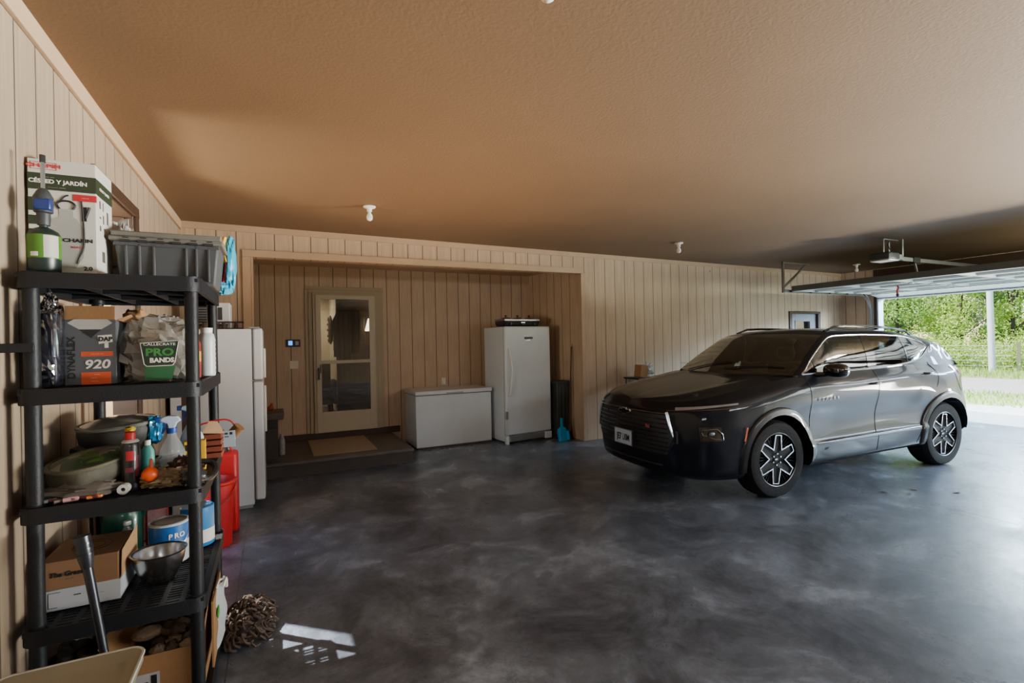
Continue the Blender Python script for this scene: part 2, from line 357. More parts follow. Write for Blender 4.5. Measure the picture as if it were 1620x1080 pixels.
obj('door_handle',G().box(.615,.64,7.985,8.0,1.10,1.28).box(.62,.635,8.0,8.02,1.12,1.15).box(.62,.635,8.0,8.02,1.23,1.26).tube([(.655,7.99,1.2),(.655,7.99,1.33)],.008),black,d,bevel=.004)
# hallway seen through the storm door
g=G().box(-.4,3.2,8.2,11.6,.27,.285); struct('floor_hallway',g,M('brown hall floor','5d4634',.5,scale=6,var=.2),smooth=False)
hw=M('hall wall cream','e6dcc6',.7,var=.04)
for nm,b_ in (('back',(-.4,3.2,11.5,11.6)),('left',(-.5,-.4,8.2,11.6)),('inner',(1.14,1.27,10.3,11.5)),('right',(3.2,3.3,8.2,11.6))): struct('wall_hallway_'+nm,G().box(*b_,.285,2.9),hw,smooth=False)
g=G().box(-.5,3.3,8.2,11.6,2.75,2.9); struct('ceiling_hallway',g,M('hall ceiling','8a7258',.8),smooth=False)
t=thing('wall_ornament','dark oval carved ornament on the cream hall wall behind the storm door','ornament',(1.055,11.0,1.98))
g=G().lathe([(.02,-.03),(.26,-.03),(.30,-.01),(.30,.01),(.24,.03),(.02,.03)],(0,0,0),28,axis='x',sx=.8,sy=1.15); o=obj('plaque',g,M('carved dark wood','2b1b10',.6,bump=.6,bscale=25),t); t.location=(1.085,10.75,1.93); t.scale=(1,.85,.85)
g=G()
for k in range(12):
    a=2*PI*k/12; g.lathe([(.001,-.02),(.035,-.01),(.001,.02)],(-.035,.2*math.cos(a),.28*math.sin(a)),8,axis='x')
obj('carving',g,M('carved edge','6b4a2c',.6),t)
t=thing('wall_picture','small dark framed picture on the hall wall seen through the storm door','picture',(1.135,10.45,1.62))
obj('picture_frame',G().box(-.03,0,-.07,.07,-.11,.11),brownw,t,bevel=.004); obj('print',G().box(-.032,-.03,-.045,.045,-.08,.08),M('grey print','9a9a90',.6),t,smooth=False)
struct('wall_hallway_side',G().box(1.10,3.2,9.86,9.95,.285,2.75),M('dark hall panel','3a2a1f',.6,var=.2),smooth=False)  # dark panel added to darken the hallway's right side behind the glass
# coats on a rack
rk=thing('coat_rack','wooden coat rack hung inside the hallway behind the storm door','coat rack',(1.2,9.75,2.30))
obj('rail',G().box(-.10,.34,.0,.03,-.05,.05),brownw,rk,bevel=.004)
for k in range(4): obj('hook',G().tube(smoothpts([(-.04+k*.1,0,0),(-.04+k*.1,-.06,-.02),(-.04+k*.1,-.07,.03)],3),.006),darksteel,rk)
cc=['2c2a22','3b3830','191a1a','4a4336']
for k,(cx,w,h,n_) in enumerate(((1.13,.10,.86,'olive dark jacket hanging leftmost in the hallway behind the glass'),(1.25,.10,.95,'long dark grey coat hanging second in the hallway behind the glass'),(1.36,.09,.80,'black jacket hanging third in the hallway behind the glass'),(1.48,.09,.62,'brown jacket hanging rightmost in the hallway behind the glass'))):
    P=[]
    for i in range(15):
        z=-h*i/14; ww=w*(.35+.65*min(1,i/3)); row=[]
        for j in range(24):
            a=2*PI*j/24; f=1+.12*math.sin(a*5+k)+.06*math.sin(a*9+i*.4)
            row.append((ww*math.cos(a)*f,.09*math.sin(a)*f*(.5+.5*min(1,i/3)),z))
        P.append(row)
    c=tag(obj('coat',G().grid(P,wrap=True),M('coat '+cc[k],cc[k],.9,bump=.4,bscale=30),loc=(cx,9.62,2.26)),n_,'coat')
t=thing('armchair','dark chair at the left end of the hallway behind the storm door','chair',(.75,10.3,.285))
obj('seat',G().box(-.3,.3,-.3,.3,.2,.48),M('dark upholstery','23201e',.85),t,bevel=.04); obj('backrest',G().box(-.3,.3,.2,.36,.45,1.0),M('dark upholstery','23201e',.85),t,bevel=.05)
for sx in (-1,1): obj('armrest',G().box(sx*.34-.05,sx*.34+.05,-.3,.3,.2,.65),M('dark upholstery','23201e',.85),t,bevel=.03)
for sx in (-1,1):
    for sy in (-1,1): obj('leg',G().tube([(sx*.26,sy*.26,0),(sx*.26,sy*.26,.2)],.025),brownw,t)
t=thing('table_lamp','white shaded lamp glowing at the right edge of the storm door glass','lamp',(1.70,9.6,.285)); t.scale=(1,1,1.06)
obj('base',G().lathe([(.12,0),(.12,.03),(.03,.06),(.03,1.5),(.015,1.55)]),brownw,t); obj('lamp_shade',G().lathe([(.12,1.5),(.06,1.72)],cap=False),M('lit shade','ffe8c8',.6,emit=3),t)

# far door in the back wall
dm=M('slate door','6a6b76',.45,var=.05)
g=G().box(9.575,9.66,YB-.02,YB+.115,0,2.079).box(10.51,10.595,YB-.02,YB+.115,0,2.079).box(9.575,10.595,YB-.022,YB+.115,2.08,2.125); struct('trim_8',g,brownw,bevel=.004)
g=G().box(9.66,9.83,YB+.03,YB+.07,0.01,2.08).box(10.30,10.51,YB+.03,YB+.07,0.01,2.08).box(9.83,10.30,YB+.03,YB+.07,1.93,2.08).box(9.83,10.30,YB+.03,YB+.07,.01,1.1)
d=struct('door_2',g,dm,bevel=.003); obj('glass_pane',G().box(9.83,10.30,YB+.045,YB+.05,1.1,1.93),GL,d,smooth=False)
obj('window_frame',G().box(9.81,9.84,YB+.02,YB+.08,1.111,1.919).box(10.29,10.32,YB+.02,YB+.08,1.111,1.919).box(9.81,10.32,YB+.021,YB+.08,1.92,1.95).box(9.81,10.32,YB+.021,YB+.08,1.08,1.11),dm,d,bevel=.003)
obj('door_handle',G().tube([(9.73,YB+.03,1.0),(9.73,YB-.03,1.0)],.014).lathe([(.005,0),(.03,.01),(.032,.03),(.02,.045)],(9.73,YB-.06,1.0),14,axis='y'),steel,d)
# overhead garage door, open
wd=M('white steel door panel','d3d7cf',.45,var=.05,scale=4); dgr=M('door edge grey','5f645c',.5)
gd=G(); 
for k in range(4):
    xa=8.62+k*.60; xb=xa+.585
    gd.box(xa,xb,1.10,5.90,2.475,2.515)
    gd.box(xa,xa+.06,1.10,5.90,2.435,2.475).box(xb-.06,xb,1.10,5.90,2.435,2.475)
    for y in np.linspace(1.12,5.82,7): gd.box(xa+.05,xb-.05,float(y),float(y)+.07,2.435,2.475)
d=struct('door_3',gd,wd,bevel=.004)
gd=G().box(0,.40,1.10,5.90,-.02,.02).xf(Matrix.Translation((11.0,0,2.455))@Matrix.Rotation(R(11),4,'Y')); obj('bottom_section',gd,wd,d,bevel=.004)
obj('stiffener',G().box(8.575,8.62,1.10,5.90,2.435,2.53),dgr,d,bevel=.004)
obj('seam_strip',G().box(10.995,11.0,1.12,5.88,2.425,2.44),black,d,smooth=False)
for k in range(4):
    xa=9.21+k*.60
    for y in (5.80,4.3,2.75,1.2): obj('hinge',G().box(xa-.06,xa+.07,y-.03,y+.03,2.42,2.436),steel,d,bevel=.002)
obj('pull_rope',G().tube(smoothpts([(9.6,4.70,2.44),(9.605,4.69,2.40),(9.59,4.70,2.35),(9.60,4.70,2.30)],4),.014),red,d)
obj('rope_toggle',G().lathe([(.012,-.03),(.02,-.01),(.02,.01),(.012,.03)],(9.60,4.70,2.28)),black,d)
def track(y):
    P=[(8.52,y,2.455),(9.5,y,2.45),(10.85,y,2.44)]+[(10.95+.32*math.sin(a),y,2.12+.32*math.cos(a)) for a in np.linspace(0.05,PI/2,9)]+[(11.28,y,1.6),(11.28,y,.05)]
    g=G()
    for i in range(len(P)-1):
        a=Vector(P[i]);b=Vector(P[i+1]); dd=(b-a); L=dd.length; ang=math.atan2(-dd.z,dd.x)
        mt=Matrix.Translation(a)@Matrix.Rotation(ang,4,'Y')
        g.box(0,L+.004,-.022,.022,-.028,-.024,mat=mt).box(0,L+.004,.018,.022,-.028,.028,mat=mt).box(0,L+.004,-.022,.0,.024,.028,mat=mt)
    return g
for i,(y,lb) in enumerate(((6.02,'galvanised overhead door track nearest the back wall'),(.98,'galvanised overhead door track away from the back wall'))):
    tk=thing('door_track',lb,'track',(0,0,0)); obj('rail',track(y),steel,tk,smooth=False)
    hg=G().box(8.50,8.54,y-.015,y+.02,2.42,3.0).box(8.50,9.3,y-.02,y+.01,2.965,2.99); a=Vector((8.53,y,2.52)); b=Vector((9.2,y,2.98)); dd=b-a
    hg.box(0,dd.length,-.015,.005,-.018,.018,mat=Matrix.Translation(a)@Matrix.Rotation(math.atan2(-dd.z,dd.x),4,'Y'))
    obj('hanger_bracket',hg,M('aged bracket steel','86827b',.45,.8),tk,bevel=.002)
    for k in range(5): ro=G().lathe([(.012,-.012),(.024,-.01),(.024,.01),(.012,.012)],(8.75+k*.58,y,2.455),12,axis='y'); ro.tube([(8.75+k*.58,y,2.455),(8.75+k*.58,y-.1*(1 if y>3 else -1),2.45)],.006); obj('roller',ro,darksteel,tk)
def opener(loc,label,full=True):
    t=thing('garage_door_opener',label,'opener',loc,0,None)
    obj('motor_housing',G().box(-.24,.05,-.13,.13,-.042,.058),M('dark grey housing','3a3c3e',.5),t,bevel=.02)
    obj('light_lens',G().box(-.23,.04,-.125,.125,-.062,-.038),M('frosted lens','d8d0bc',.4),t,bevel=.015)
    obj('rear_cover',G().box(.05,.22,-.09,.09,-.04,.045),steel,t,bevel=.01)
    L=3.2
    obj('rail',G().box(.2,L,-.022,-.018,-.03,.03).box(.2,L,.018,.022,-.03,.03).box(.2,L,-.022,.022,.026,.03),steel,t,smooth=False)
    a=.265
    obj('hanger_bracket',G().box(.19,.225,-.09,-.085,0,a).box(.19,.225,.085,.09,0,a).box(-.12,-.10,-.006,.006,.05,a).box(-.13,.225,-.02,.02,a-.012,a),steel,t,bevel=.002)
    obj('cable',G().tube(smoothpts([(.05,0,a-.02),(.06,.03,.2),(.12,.02,.1),(.2,0,.06)],6),.006),black,t)
    obj('door_arm',G().tube([(.70,0,-.03),(.86,.03,-.24)],.014),steel,t)
    obj('trolley',G().box(.62,.80,-.035,.035,-.05,.04),black,t,bevel=.005)
    return t
opener((8.05,4.05,2.725),'grey garage door opener motor hanging before the open door')
opener((7.3,.62-.35-1.9,2.725),'second garage door opener further along the ceiling, at the picture edge')
# second opening: door panels overhead too
g=G()
for k in range(4): g.box(8.62+k*.6,9.205+k*.6,-4.45,.3,2.475,2.515)
g.box(11.0,11.3,-4.45,.3,2.40,2.44); struct('door_4',g,wd,bevel=.004)

# outdoors wing left of the side door
g=G().box(-5,XL-.13,5.3,5.5,0,3.0); struct('wall_porch',g,M('porch siding','d9b98a',.7,scale=5),smooth=False)
g=G().box(-60,70,-60,80,-.3,-.03)
struct('ground',g,ground_mat(),smooth=False)
g=G().prism([(XL-.135,4.20),(XL-.135,5.3),(-2.3,5.3)],'z',2.70,2.78); struct('ceiling_sun_block',g,M('sun block soffit','e3c598',.7,scale=5),smooth=False)  # slab added and cut along the sun's heading to narrow the floor patch
# ceiling bulbs
def bulb(x,y,label,bright=True):
    z=zc(x); t=thing('ceiling_light',label,'light fixture',(x,y,z),0)
    obj('porcelain_base',G().lathe([(.005,-.004),(.062,-.004),(.064,-.012),(.055,-.02),(.028,-.026),(.024,-.06),(.018,-.062)][::-1],seg=24),M('porcelain','e9e4da',.3),t)
    obj('bulb',G().lathe([(.014,-.058),(.016,-.075),(.028,-.098),(.032,-.12),(.026,-.142),(.012,-.152),(.001,-.154)][::-1],seg=20),M('frosted bulb','efece4',.35),t)
bulb(.93,5.22,'bare bulb in white porcelain holder on ceiling before the storm door alcove')
bulb(5.37,5.42,'bare bulb in porcelain holder on ceiling above the dark car\'s hood')
bulb(10.2,5.68,'small bare bulb on ceiling between track bracket and door opener')
bulb(.955,1.60,'bulb holder at the top edge of the picture')
# wall devices
t=thing('thermostat_panel','black wall control panel with blue screen left of the storm door','control panel',(.285,8.1,1.66))
obj('housing',G().box(-.10,.10,-.02,0,-.055,.055),black,t,bevel=.004); obj('screen',G().box(-.065,-.01,-.023,-.02,-.03,.035),M('blue screen','3a8ef0',.3,emit=1.1),t,smooth=False); obj('button_pad',G().box(.03,.075,-.023,-.02,-.03,.03),M('grey pad','a8a89c',.5),t,smooth=False)
t=thing('light_switch','cream double switch plate below the black control panel','switch',(.29,8.1,1.335))
obj('plate',G().box(-.06,.06,-.008,0,-.06,.06),cream,t,bevel=.003)
for sx in (-.024,.024): obj('toggle',G().box(sx-.006,sx+.006,-.02,-.008,-.012,.012),cream,t,bevel=.002)
t=thing('power_outlet','pale outlet with plug above the chest freezer','outlet',(2.62,8.1,.97))
obj('plate',G().box(-.035,.035,-.008,0,-.06,.06),cream,t,bevel=.003); obj('plug',G().box(-.018,.018,-.04,-.008,-.045,-.005),whitep,t,bevel=.005)
t=tag(obj('smoke_patch_hook',G().tube([(0,0,0),(.0,-.02,-.01),(0,-.02,-.03)],.004),darksteel,loc=(7.35,YB-.0,2.86)),'tiny dark hook near the top of the back wall','hook')
t.name='wall_hook'

# step, mat
t=thing('entry_step','low dark brown wooden step platform before the storm door','step',(0,0,0))
stepm=M('worn dark step','5c554f',.7,var=.35,scale=5,bump=.3,bscale=25)
obj('tread',G().box(-.205,1.72,6.665,8.095,.15,.19),stepm,t,bevel=.008); obj('riser',G().box(-.205,1.71,6.68,6.71,0,.15).box(1.69,1.715,6.71,8.09,0,.15),M('step riser','423b37',.75,var=.3,scale=6),t,bevel=.003)
t=tag(obj('door_mat',G().box(.455,1.265,6.86,7.99,.19,.202),rug_mat(),bevel=.004),'rectangular beige woven mat on the step before the storm door','mat')

# ---------------------------------------------------------------- appliances
def fridge_left():
    t=thing('refrigerator','tall white top-freezer refrigerator seen side-on behind the shelf unit','refrigerator',(-.9,5.63,0))
    obj('cabinet',G().box(.02,.715,0,.68,.03,1.80),white,t,bevel=.008)
    obj('base_plate',G().box(.03,.70,.01,.67,0,.04),M('base grey','8d8f8c',.6),t)
    fd=obj('freezer_door',G().box(.725,.815,-.005,.685,1.285,1.805),white,t,bevel=.018); obj('handle',G().box(.815,.84,.03,.06,1.30,1.6),white,fd,bevel=.008)
    rd=obj('fridge_door',G().box(.725,.815,-.005,.685,.07,1.27),white,t,bevel=.018); obj('handle',G().box(.815,.84,.03,.06,.75,1.22),white,rd,bevel=.008)
    obj('gasket',G().box(.713,.727,.005,.675,.07,1.80),M('grey gasket','55585a',.6),t); obj('hinge',G().box(.70,.80,.0,.05,1.272,1.283).box(.69,.79,.0,.05,1.806,1.82),steel,t)
fridge_left()
t=thing('small_appliance','white and black countertop appliance on top of the tall refrigerator','appliance',(-.56,5.95,1.845))
obj('housing',G().box(-.16,.17,0,.3,0.02,.24),whitep,t,bevel=.01); obj('vent_panel',G().box(-.15,.0,-.004,.0,.03,.23),black,t); 
g=G()
for k in range(7): g.box(-.145,-.01,-.008,-.003,.045+k*.026,.055+k*.026)
obj('louvre',g,M('grey louvre','6a6c6e',.5),t); obj('control_strip',G().box(.06,.10,-.006,0,.06,.19),M('dark strip','3a3d40',.4),t); obj('foot',G().box(-.14,.15,.02,.28,0,.02),black,t)
t=thing('wire_rack','low black wire rack holding jars on the tall refrigerator','rack',(-.62,5.72,1.80))
g=G().tube([(-.02,0,.075),(.36,0,.075),(.36,.2,.075),(-.02,.2,.075)],.005,6,closed=True).tube([(-.02,0,.01),(.36,0,.01),(.36,.2,.01),(-.02,.2,.01)],.005,6,closed=True)
for k in range(14): g.tube([(-.02+k*.029,0,.01),(-.02+k*.029,0,.075)],.0025,5)
obj('wire_frame',g,darksteel,t)
for k in range(6): tag(obj('jar',G().lathe([(.001,0),(.02,0),(.022,.01),(.022,.04),(.016,.05),(.018,.052),(.018,.062),(.001,.063)],seg=12),M('jar glass %d'%(k%3),['5d4a3e','a9a8a2','4a2a22'][k%3],.3),loc=(-.60+k*.055,5.75,1.803)),'small spice jar in the wire rack on the tall refrigerator','jar','spice jars in the wire rack')
def tex_dirtywhite(): return M('scuffed white enamel','ccd4d9',.35,var=.1,scale=2.5,coat=.15)
wf=tex_dirtywhite()
t=thing('chest_freezer','low white chest freezer between the step and the upright freezer','freezer',(1.94,7.37,0))
obj('cabinet',G().box(0,1.245,.0,.68,.025,.815),wf,t,bevel=.012); obj('lid',G().box(-.01,1.255,-.015,.69,.825,.885),wf,t,bevel=.012); obj('gasket',G().box(.01,1.235,.01,.67,.812,.828),M('grey gasket','55585a',.6),t)
obj('lid_handle',G().box(.48,.76,-.022,-.012,.832,.85),M('aged grip','a79f90',.5),t,bevel=.003); obj('foot',G().box(.03,1.21,.03,.65,0,.03),M('rusty base','5b4a3e',.8),t)
t=thing('upright_freezer','tall white upright freezer with curved handle right of the chest freezer','freezer',(3.285,7.02,0),R(4.5))
obj('cabinet',G().box(0.005,.855,.075,.72,.03,1.855),wf,t,bevel=.01); dr=obj('door',G().box(0,.86,0,.065,.14,1.86),wf,t,bevel=.02)
obj('gasket',G().box(.01,.85,.062,.078,.14,1.85),M('grey gasket','55585a',.6),t)
obj('handle',G().tube(smoothpts([(.055,0,1.50),(.06,-.035,1.46),(.085,-.06,1.2),(.085,-.06,1.05),(.06,-.035,.80),(.055,0,.77)],6),.012),whitep,dr)
obj('badge',G().box(.36,.52,-.003,0,1.655,1.69),black,dr,bevel=.001); obj('badge_strip',G().box(.39,.47,-.003,0,1.625,1.645),chrome,dr)
obj('hinge',G().box(-.008,.03,-.012,.03,.40,.52),steel,dr,bevel=.004); obj('toe_grille',G().box(.03,.83,.03,.06,.03,.12),M('toe grille','9fa6a8',.4,.3),t,bevel=.004); 
g=G()
for k in range(4): g.box(.10,.72,.022,.03,.04+k*.02,.048+k*.02)
obj('louvre',g,M('louvre dark grey','5a6062',.5),t); obj('corner_foot',G().box(0,.05,.0,.06,0,.135),wf,t,bevel=.004); obj('corner_foot',G().box(.74,.86,0,.06,.02,.13),wf,t,bevel=.004)  # darker grey bars across the toe grille
# triple slow cooker
t=thing('slow_cooker','black triple slow cooker buffet with glass lids on the upright freezer','slow cooker',(3.36,7.2,1.862),R(4.5))
obj('base',G().box(0,.70,0,.33,.008,.10,taper=(.94,.9)),M('cooker black',(.012,.012,.013),.3),t,bevel=.02); obj('steel_band',G().box(.01,.69,-.004,.334,.092,.122),steel,t,bevel=.004)
obj('badge',G().box(.32,.39,-.012,.0,.06,.072),chrome,t,smooth=False)
for k in range(3):
    cx=.125+k*.225; p=obj('crock',G().lathe([(.001,.10),(.10,.10),(.104,.125),(.096,.13),(.001,.13)],(cx,.16,0),24,sy=1.25),M('stoneware',(.02,.018,.016),.25),t)
    l=obj('lid',G().lathe([(.10,.128),(.085,.145),(.04,.158),(.001,.16)],(cx,.16,0),24,sy=1.25),glass_mat('lid glass',(.7,.7,.7),.25),t); obj('knob',G().lathe([(.008,.158),(.008,.17),(.022,.178),(.02,.19),(.001,.193)],(cx,.16,0),14),black,l)
    obj('lid_rim',G().tube([(cx+.102*math.cos(a),.16+.128*math.sin(a),.128) for a in np.linspace(0,2*PI,25)[:-1]],.004,6,closed=True),chrome,l)
    obj('dial',G().lathe([(.02,-.02),(.018,0)],(cx,.0,.045),14,axis='y'),black,t)
# bin right of the freezer
t=thing('trash_bin','tall dark grey bin squeezed between upright freezer and alcove wall','bin',(4.172,6.94,0))
g=G().box(0,.24,0,.24,.0,.93,taper=(.9,.85)); 
obj('body',g,M('dark olive plastic','2b2e2b',.5,var=.2),t,bevel=.012); obj('rim',G().box(-.008,.248,-.008,.248,.92,.955),M('dark olive rim','333733',.5),t,bevel=.008)
g=G()
for k in range(3): g.box(.04+k*.07,.055+k*.07,-.0,.02,.06,.88)
obj('rib',g,M('rib grey','3d403c',.5),t,bevel=.003)
t=thing('broom','wooden-handled broom leaning in the alcove corner beside the bin','broom',(4.335,6.87,0))
obj('handle',G().tube([(.0,-.01,.14),(.10,.03,1.52)],.012),M('broom wood','4d3420',.5),t); obj('handle_tip',G().tube([(.10,.03,1.52),(.103,.031,1.555)],.013),M('tip tan','b99a68',.5),t)
g=G()
for k in range(60): 
    a=U(-.09,.09); g.tube([(a*.5,U(-.02,.0),.14),(a,U(-.03,.01),.002)],.003,4)
obj('bristles',g,M('broom bristles','39302a',.9),t,kind='stuff')
t=thing('dustpan','bright blue dustpan standing on the floor beside the upright freezer','dustpan',(4.185,6.80,0),R(8))
mt=Matrix.Rotation(R(-8),4,'X')
g=G().prism([(-.09,.02),(-.085,.0),(.085,0),(.10,.14),(.075,.21),(.03,.235),(-.03,.235),(-.085,.2),(-.10,.15)],'y',0,.012).xf(mt); obj('pan',g,M('bright blue plastic','12a0d8',.35),t,bevel=.003)
g=G().prism([(-.02,.22),(.02,.22),(.035,.36),(.015,.375),(-.005,.37)],'y',-.005,.018).xf(mt); obj('handle',g,M('bright blue plastic','12a0d8',.35),t,bevel=.004)

for sx in (-.0925,.0925): obj('side_wall',G().box(sx-.0075,sx+.0075,-.05,0,.01,.16).xf(mt),M('bright blue plastic','12a0d8',.35),t,bevel=.003)
# lidded cabinet on step
t=thing('storage_cabinet','dark brown lidded storage box on the step beside the refrigerator','storage box',(-.20,6.74,.19))
obj('body',G().box(.01,.25,.02,.5,0,.52),M('dark brown resin','2c241f',.6,var=.2),t,bevel=.008); obj('lid',G().box(-.0,.325,-.02,.55,.52,.60,taper=(.9,.95)),M('brown resin lid','5e5046',.5),t,bevel=.012)
obj('door',G().box(.03,.235,.005,.02,.04,.42),M('brown resin panel','362c25',.6),t,bevel=.004)
t=thing('copper_figurine','small copper-orange figurine on the dark storage box','figurine',(-.03,6.98,.79))
cop=M('copper','b5602f',.35,.7); obj('body',lumpy((0,0,.05),(.035,.03,.035),3,.3),cop,t); obj('head',lumpy((.012,0,.095),(.018,.018,.018),5,.2),cop,t)
for sx in (-.018,.018): obj('leg',G().tube([(sx,0,.03),(sx*1.2,0,0)],.004),cop,t)
t=thing('patterned_bottle','patterned grey bottle standing on the step beside the storage box','bottle',(.092,7.2,.19))
obj('body',G().lathe([(.001,0),(.035,0),(.04,.01),(.04,.18),(.03,.22),(.018,.25)],seg=20),M('mottled print','8b8d8a',.5,var=.8,scale=60),t); obj('cap',G().lathe([(.018,.248),(.019,.28),(.001,.282)],seg=16),M('grey cap','a0a0a0',.4),t)
# thing beyond the hood
t=thing('open_carton','tan carton with crumpled white paper behind the car by the wall','carton',(5.47,6.36,.99)); t.scale=(.8,.8,.8)
obj('carton_body',G().box(-.08,.10,0,.2,0,.25).xf(Matrix.Rotation(R(8),4,'Y')),card,t,bevel=.003); obj('crumpled_paper',lumpy((.19,.08,.12),(.10,.08,.14),9,.6,power=.8),M('crumpled white bag','c9cdd2',.5,bump=.4,bscale=20),t,smooth=False)
t=thing('utility_stand','dark wall stand holding the tan carton behind the car','stand',(5.50,6.4,-.03))
obj('top',G().box(-.2,.25,-.12,.25,.99,1.02),darksteel,t,bevel=.003)
for sx in (-.17,.22):
    for sy in (-.09,.22): obj('leg',G().tube([(sx,sy,0),(sx,sy,.99)],.015),darksteel,t)

# ---------------------------------------------------------------- shelf unit
SX0,SX1,SY0,SY1=-.885,-.275,2.50,3.41
SH=[.09,.549,1.017,1.473,1.925]
su=thing('shelving_unit','black plastic five-tier shelving unit against the left wall','shelf',(0,0,0))
def rr(x0,x1,y0,y1,r,n=6):
    P=[]
    for cx,cy,a0 in ((x1-r,y1-r,0),(x0+r,y1-r,90),(x0+r,y0+r,180),(x1-r,y0+r,270)):
        for k in range(n+1):
            a=R(a0+90*k/n); P.append((cx+r*math.cos(a),cy+r*math.sin(a)))
    return P
for z in SH:
    g=G(); out=rr(SX0,SX1,SY0,SY1,.055); inn=rr(SX0+.014,SX1-.014,SY0+.014,SY1-.014,.045)
    n=len(out); vs=[(x,y,z-.062) for x,y in out]+[(x,y,z) for x,y in out]+[(x,y,z) for x,y in inn]+[(x,y,z-.062) for x,y in inn]
    fs=[]
    for i in range(n):
        j=(i+1)%n
        for a in range(4): b=(a+1)%4; fs.append((a*n+i,a*n+j,b*n+j,b*n+i))
    g.add(vs,fs)
    zt=z-.006
    # grid of ribs with slots
    xs=np.linspace(SX0+.02,SX1-.02,9)
    for k,x in enumerate(xs): g.box(float(x)-.010,float(x)+.010,SY0+.012,SY1-.012,zt-.016,zt)
    ys=np.linspace(SY0+.05,SY1-.05,34)
    for k,y in enumerate(ys): 
        w=.0065 if k%6 else .012
        g.box(SX0+.012,SX1-.012,float(y)-w,float(y)+w,zt-.012,zt-.001)
    for x in (SX0+.2,SX0+.4): g.box(x-.006,x+.006,SY0+.01,SY1-.01,z-.055,zt-.01)
    for y in (SY0+.3,SY0+.6): g.box(SX0+.01,SX1-.01,y-.006,y+.006,z-.055,zt-.01)
    obj('shelf_tier',g,shelfm,su,ang=30)
for px in (SX0+.045,SX1-.038):
    for py in (SY0+.045,SY1-.045):
        g=G(); zz=[0]+SH
        for i in range(5): g.lathe([(.026,zz[i]),(.026,zz[i+1]-.06),(.031,zz[i+1]-.058),(.031,zz[i+1]+.004)],(px,py,0),18)
        obj('post',g,shelfm,su)
obj('wall_strap',G().box(SX0-.03,SX0+.075,2.47,2.482,1.615,1.65),shelfm,su,bevel=.003)

def at(name,g,m,lab,cat,loc=(0,0,0),rz=0,group=None,**k):
    return tag(obj(name,g,m,loc=loc,rot=(0,0,rz),**k),lab,cat,group)
# -- top tier
Z=SH[4]
wprint=M('white print','e8e6df',.5); dgreen=M('dark green print','26331f',.5); redp=M('red print','b5222c',.5); greyp=M('light grey print','b7b5b0',.5); bprint=M('black print',(.01,.01,.01),.5)
t=thing('sprayer_box','white and green printed garden sprayer box on the top tier','box',(-.908,2.74,Z)); t.scale=(.95,.965,.955)
w,dp,h=.237,.25,.53
obj('carton_body',G().box(0,w,0,dp,0,h),M('white carton','c9c6bd',.6,var=.04),t,bevel=.002)
obj('print_band',G().box(-.001,w+.001,-.001,dp+.001,h-.135,h-.062).box(-.0006,.04,-.0006,.002,.30,.36).box(-.0006,.04,-.0006,.002,.24,.28).box(-.0006,.035,-.0006,.002,.17,.22),dgreen,t,smooth=False)
obj('red_flash',G().box(.155,w+.0015,-.0018,.01,.355,.385),redp,t,smooth=False)
its=[text('a','CHAPIN',.022,redp,t,(.055,-.0012,h-.03),FRONT,xs=1.5,bold=.0006),text('a','---- ----',.009,greyp,t,(.075,-.0018,h-.078),FRONT,xs=1.3),
 text('a','CÉSPED Y JARDÍN',.024,wprint,t,(.105,-.0022,h-.098),FRONT,xs=1.08,bold=.0006),text('a','--------- ------',.010,greyp,t,(.10,-.002,h-.122),FRONT,xs=1.2),
 text('a','CHAPIN',.022,bprint,t,(.17,-.0018,.175),FRONT,xs=1.35,bold=.001),text('a','READY',.013,redp,t,(.17,-.0018,.145),FRONT,xs=1.3),text('a','2.0',.024,bprint,t,(.205,-.0018,.05),FRONT,xs=1.1,bold=.001),text('a','------ ----',.008,wprint,t,(.2,-.0026,.37),FRONT,xs=.9)]
join_text('lettering',its,t)
fr=G().box(.01,.10,-.0014,0,h-.016,h-.014).box(.01,.10,-.0014,0,h-.046,h-.044).box(.01,.012,-.0014,0,h-.046,h-.014).box(.098,.10,-.0014,0,h-.046,h-.014)
obj('logo_frame',fr,redp,t,smooth=False)
# printed sprayer picture
pb=M('printed bottle grey','a4a39d',.55,var=.12,scale=8); 
obj('printed_bottle',G().prism([(.07,.06),(.16,.05),(.19,.10),(.19,.23),(.165,.275),(.155,.28),(.155,.315),(.105,.315),(.105,.28),(.075,.265),(.06,.22),(.06,.10)],'y',-.0012,0),pb,t,smooth=False)
g=G().tube(smoothpts([(.108,-.002,.315),(.098,-.002,.335),(.115,-.002,.35),(.145,-.002,.35),(.162,-.002,.335),(.155,-.002,.315)],4),.0045,6).tube(smoothpts([(.11,-.002,.35),(.125,-.002,.37),(.14,-.002,.378)],3),.003,6)
g.tube(smoothpts([(.185,-.002,.355),(.19,-.002,.29),(.193,-.002,.20),(.19,-.002,.14),(.175,-.002,.10),(.168,-.002,.07)],4),.0035,6).box(.185,.203,-.002,0,.265,.33).tube([(.2,-.002,.28),(.215,-.002,.33)],.005,6)
obj('printed_wand',g,bprint,t,smooth=False)
g=G()
for (x,z,a,b) in ((.03,.36,.01,.018),(.08,.36,.006,.02),(.03,.30,.012,.004),(.08,.30,.008,.02),(.03,.25,.01,.012),(.09,.24,.01,.02),(.14,.32,.012,.03),(.17,.25,.01,.02),(.06,.12,.02,.025)): g.box(w,w+.001,x+.02,x+.02+a*2,z-b,z+b)
obj('side_print',g,M('side print grey','55534f',.5),t,smooth=False)
its=[text('a','CÉSPED Y JARDÍN',.017,wprint,t,(w+.0015,.125,h-.098),(R(90),0,R(90)),xs=1.1)]; join_text('lettering',its,t)
t=thing('propane_torch','green propane cylinder with torch head in front of the sprayer box','torch',(-.815,2.60,Z))
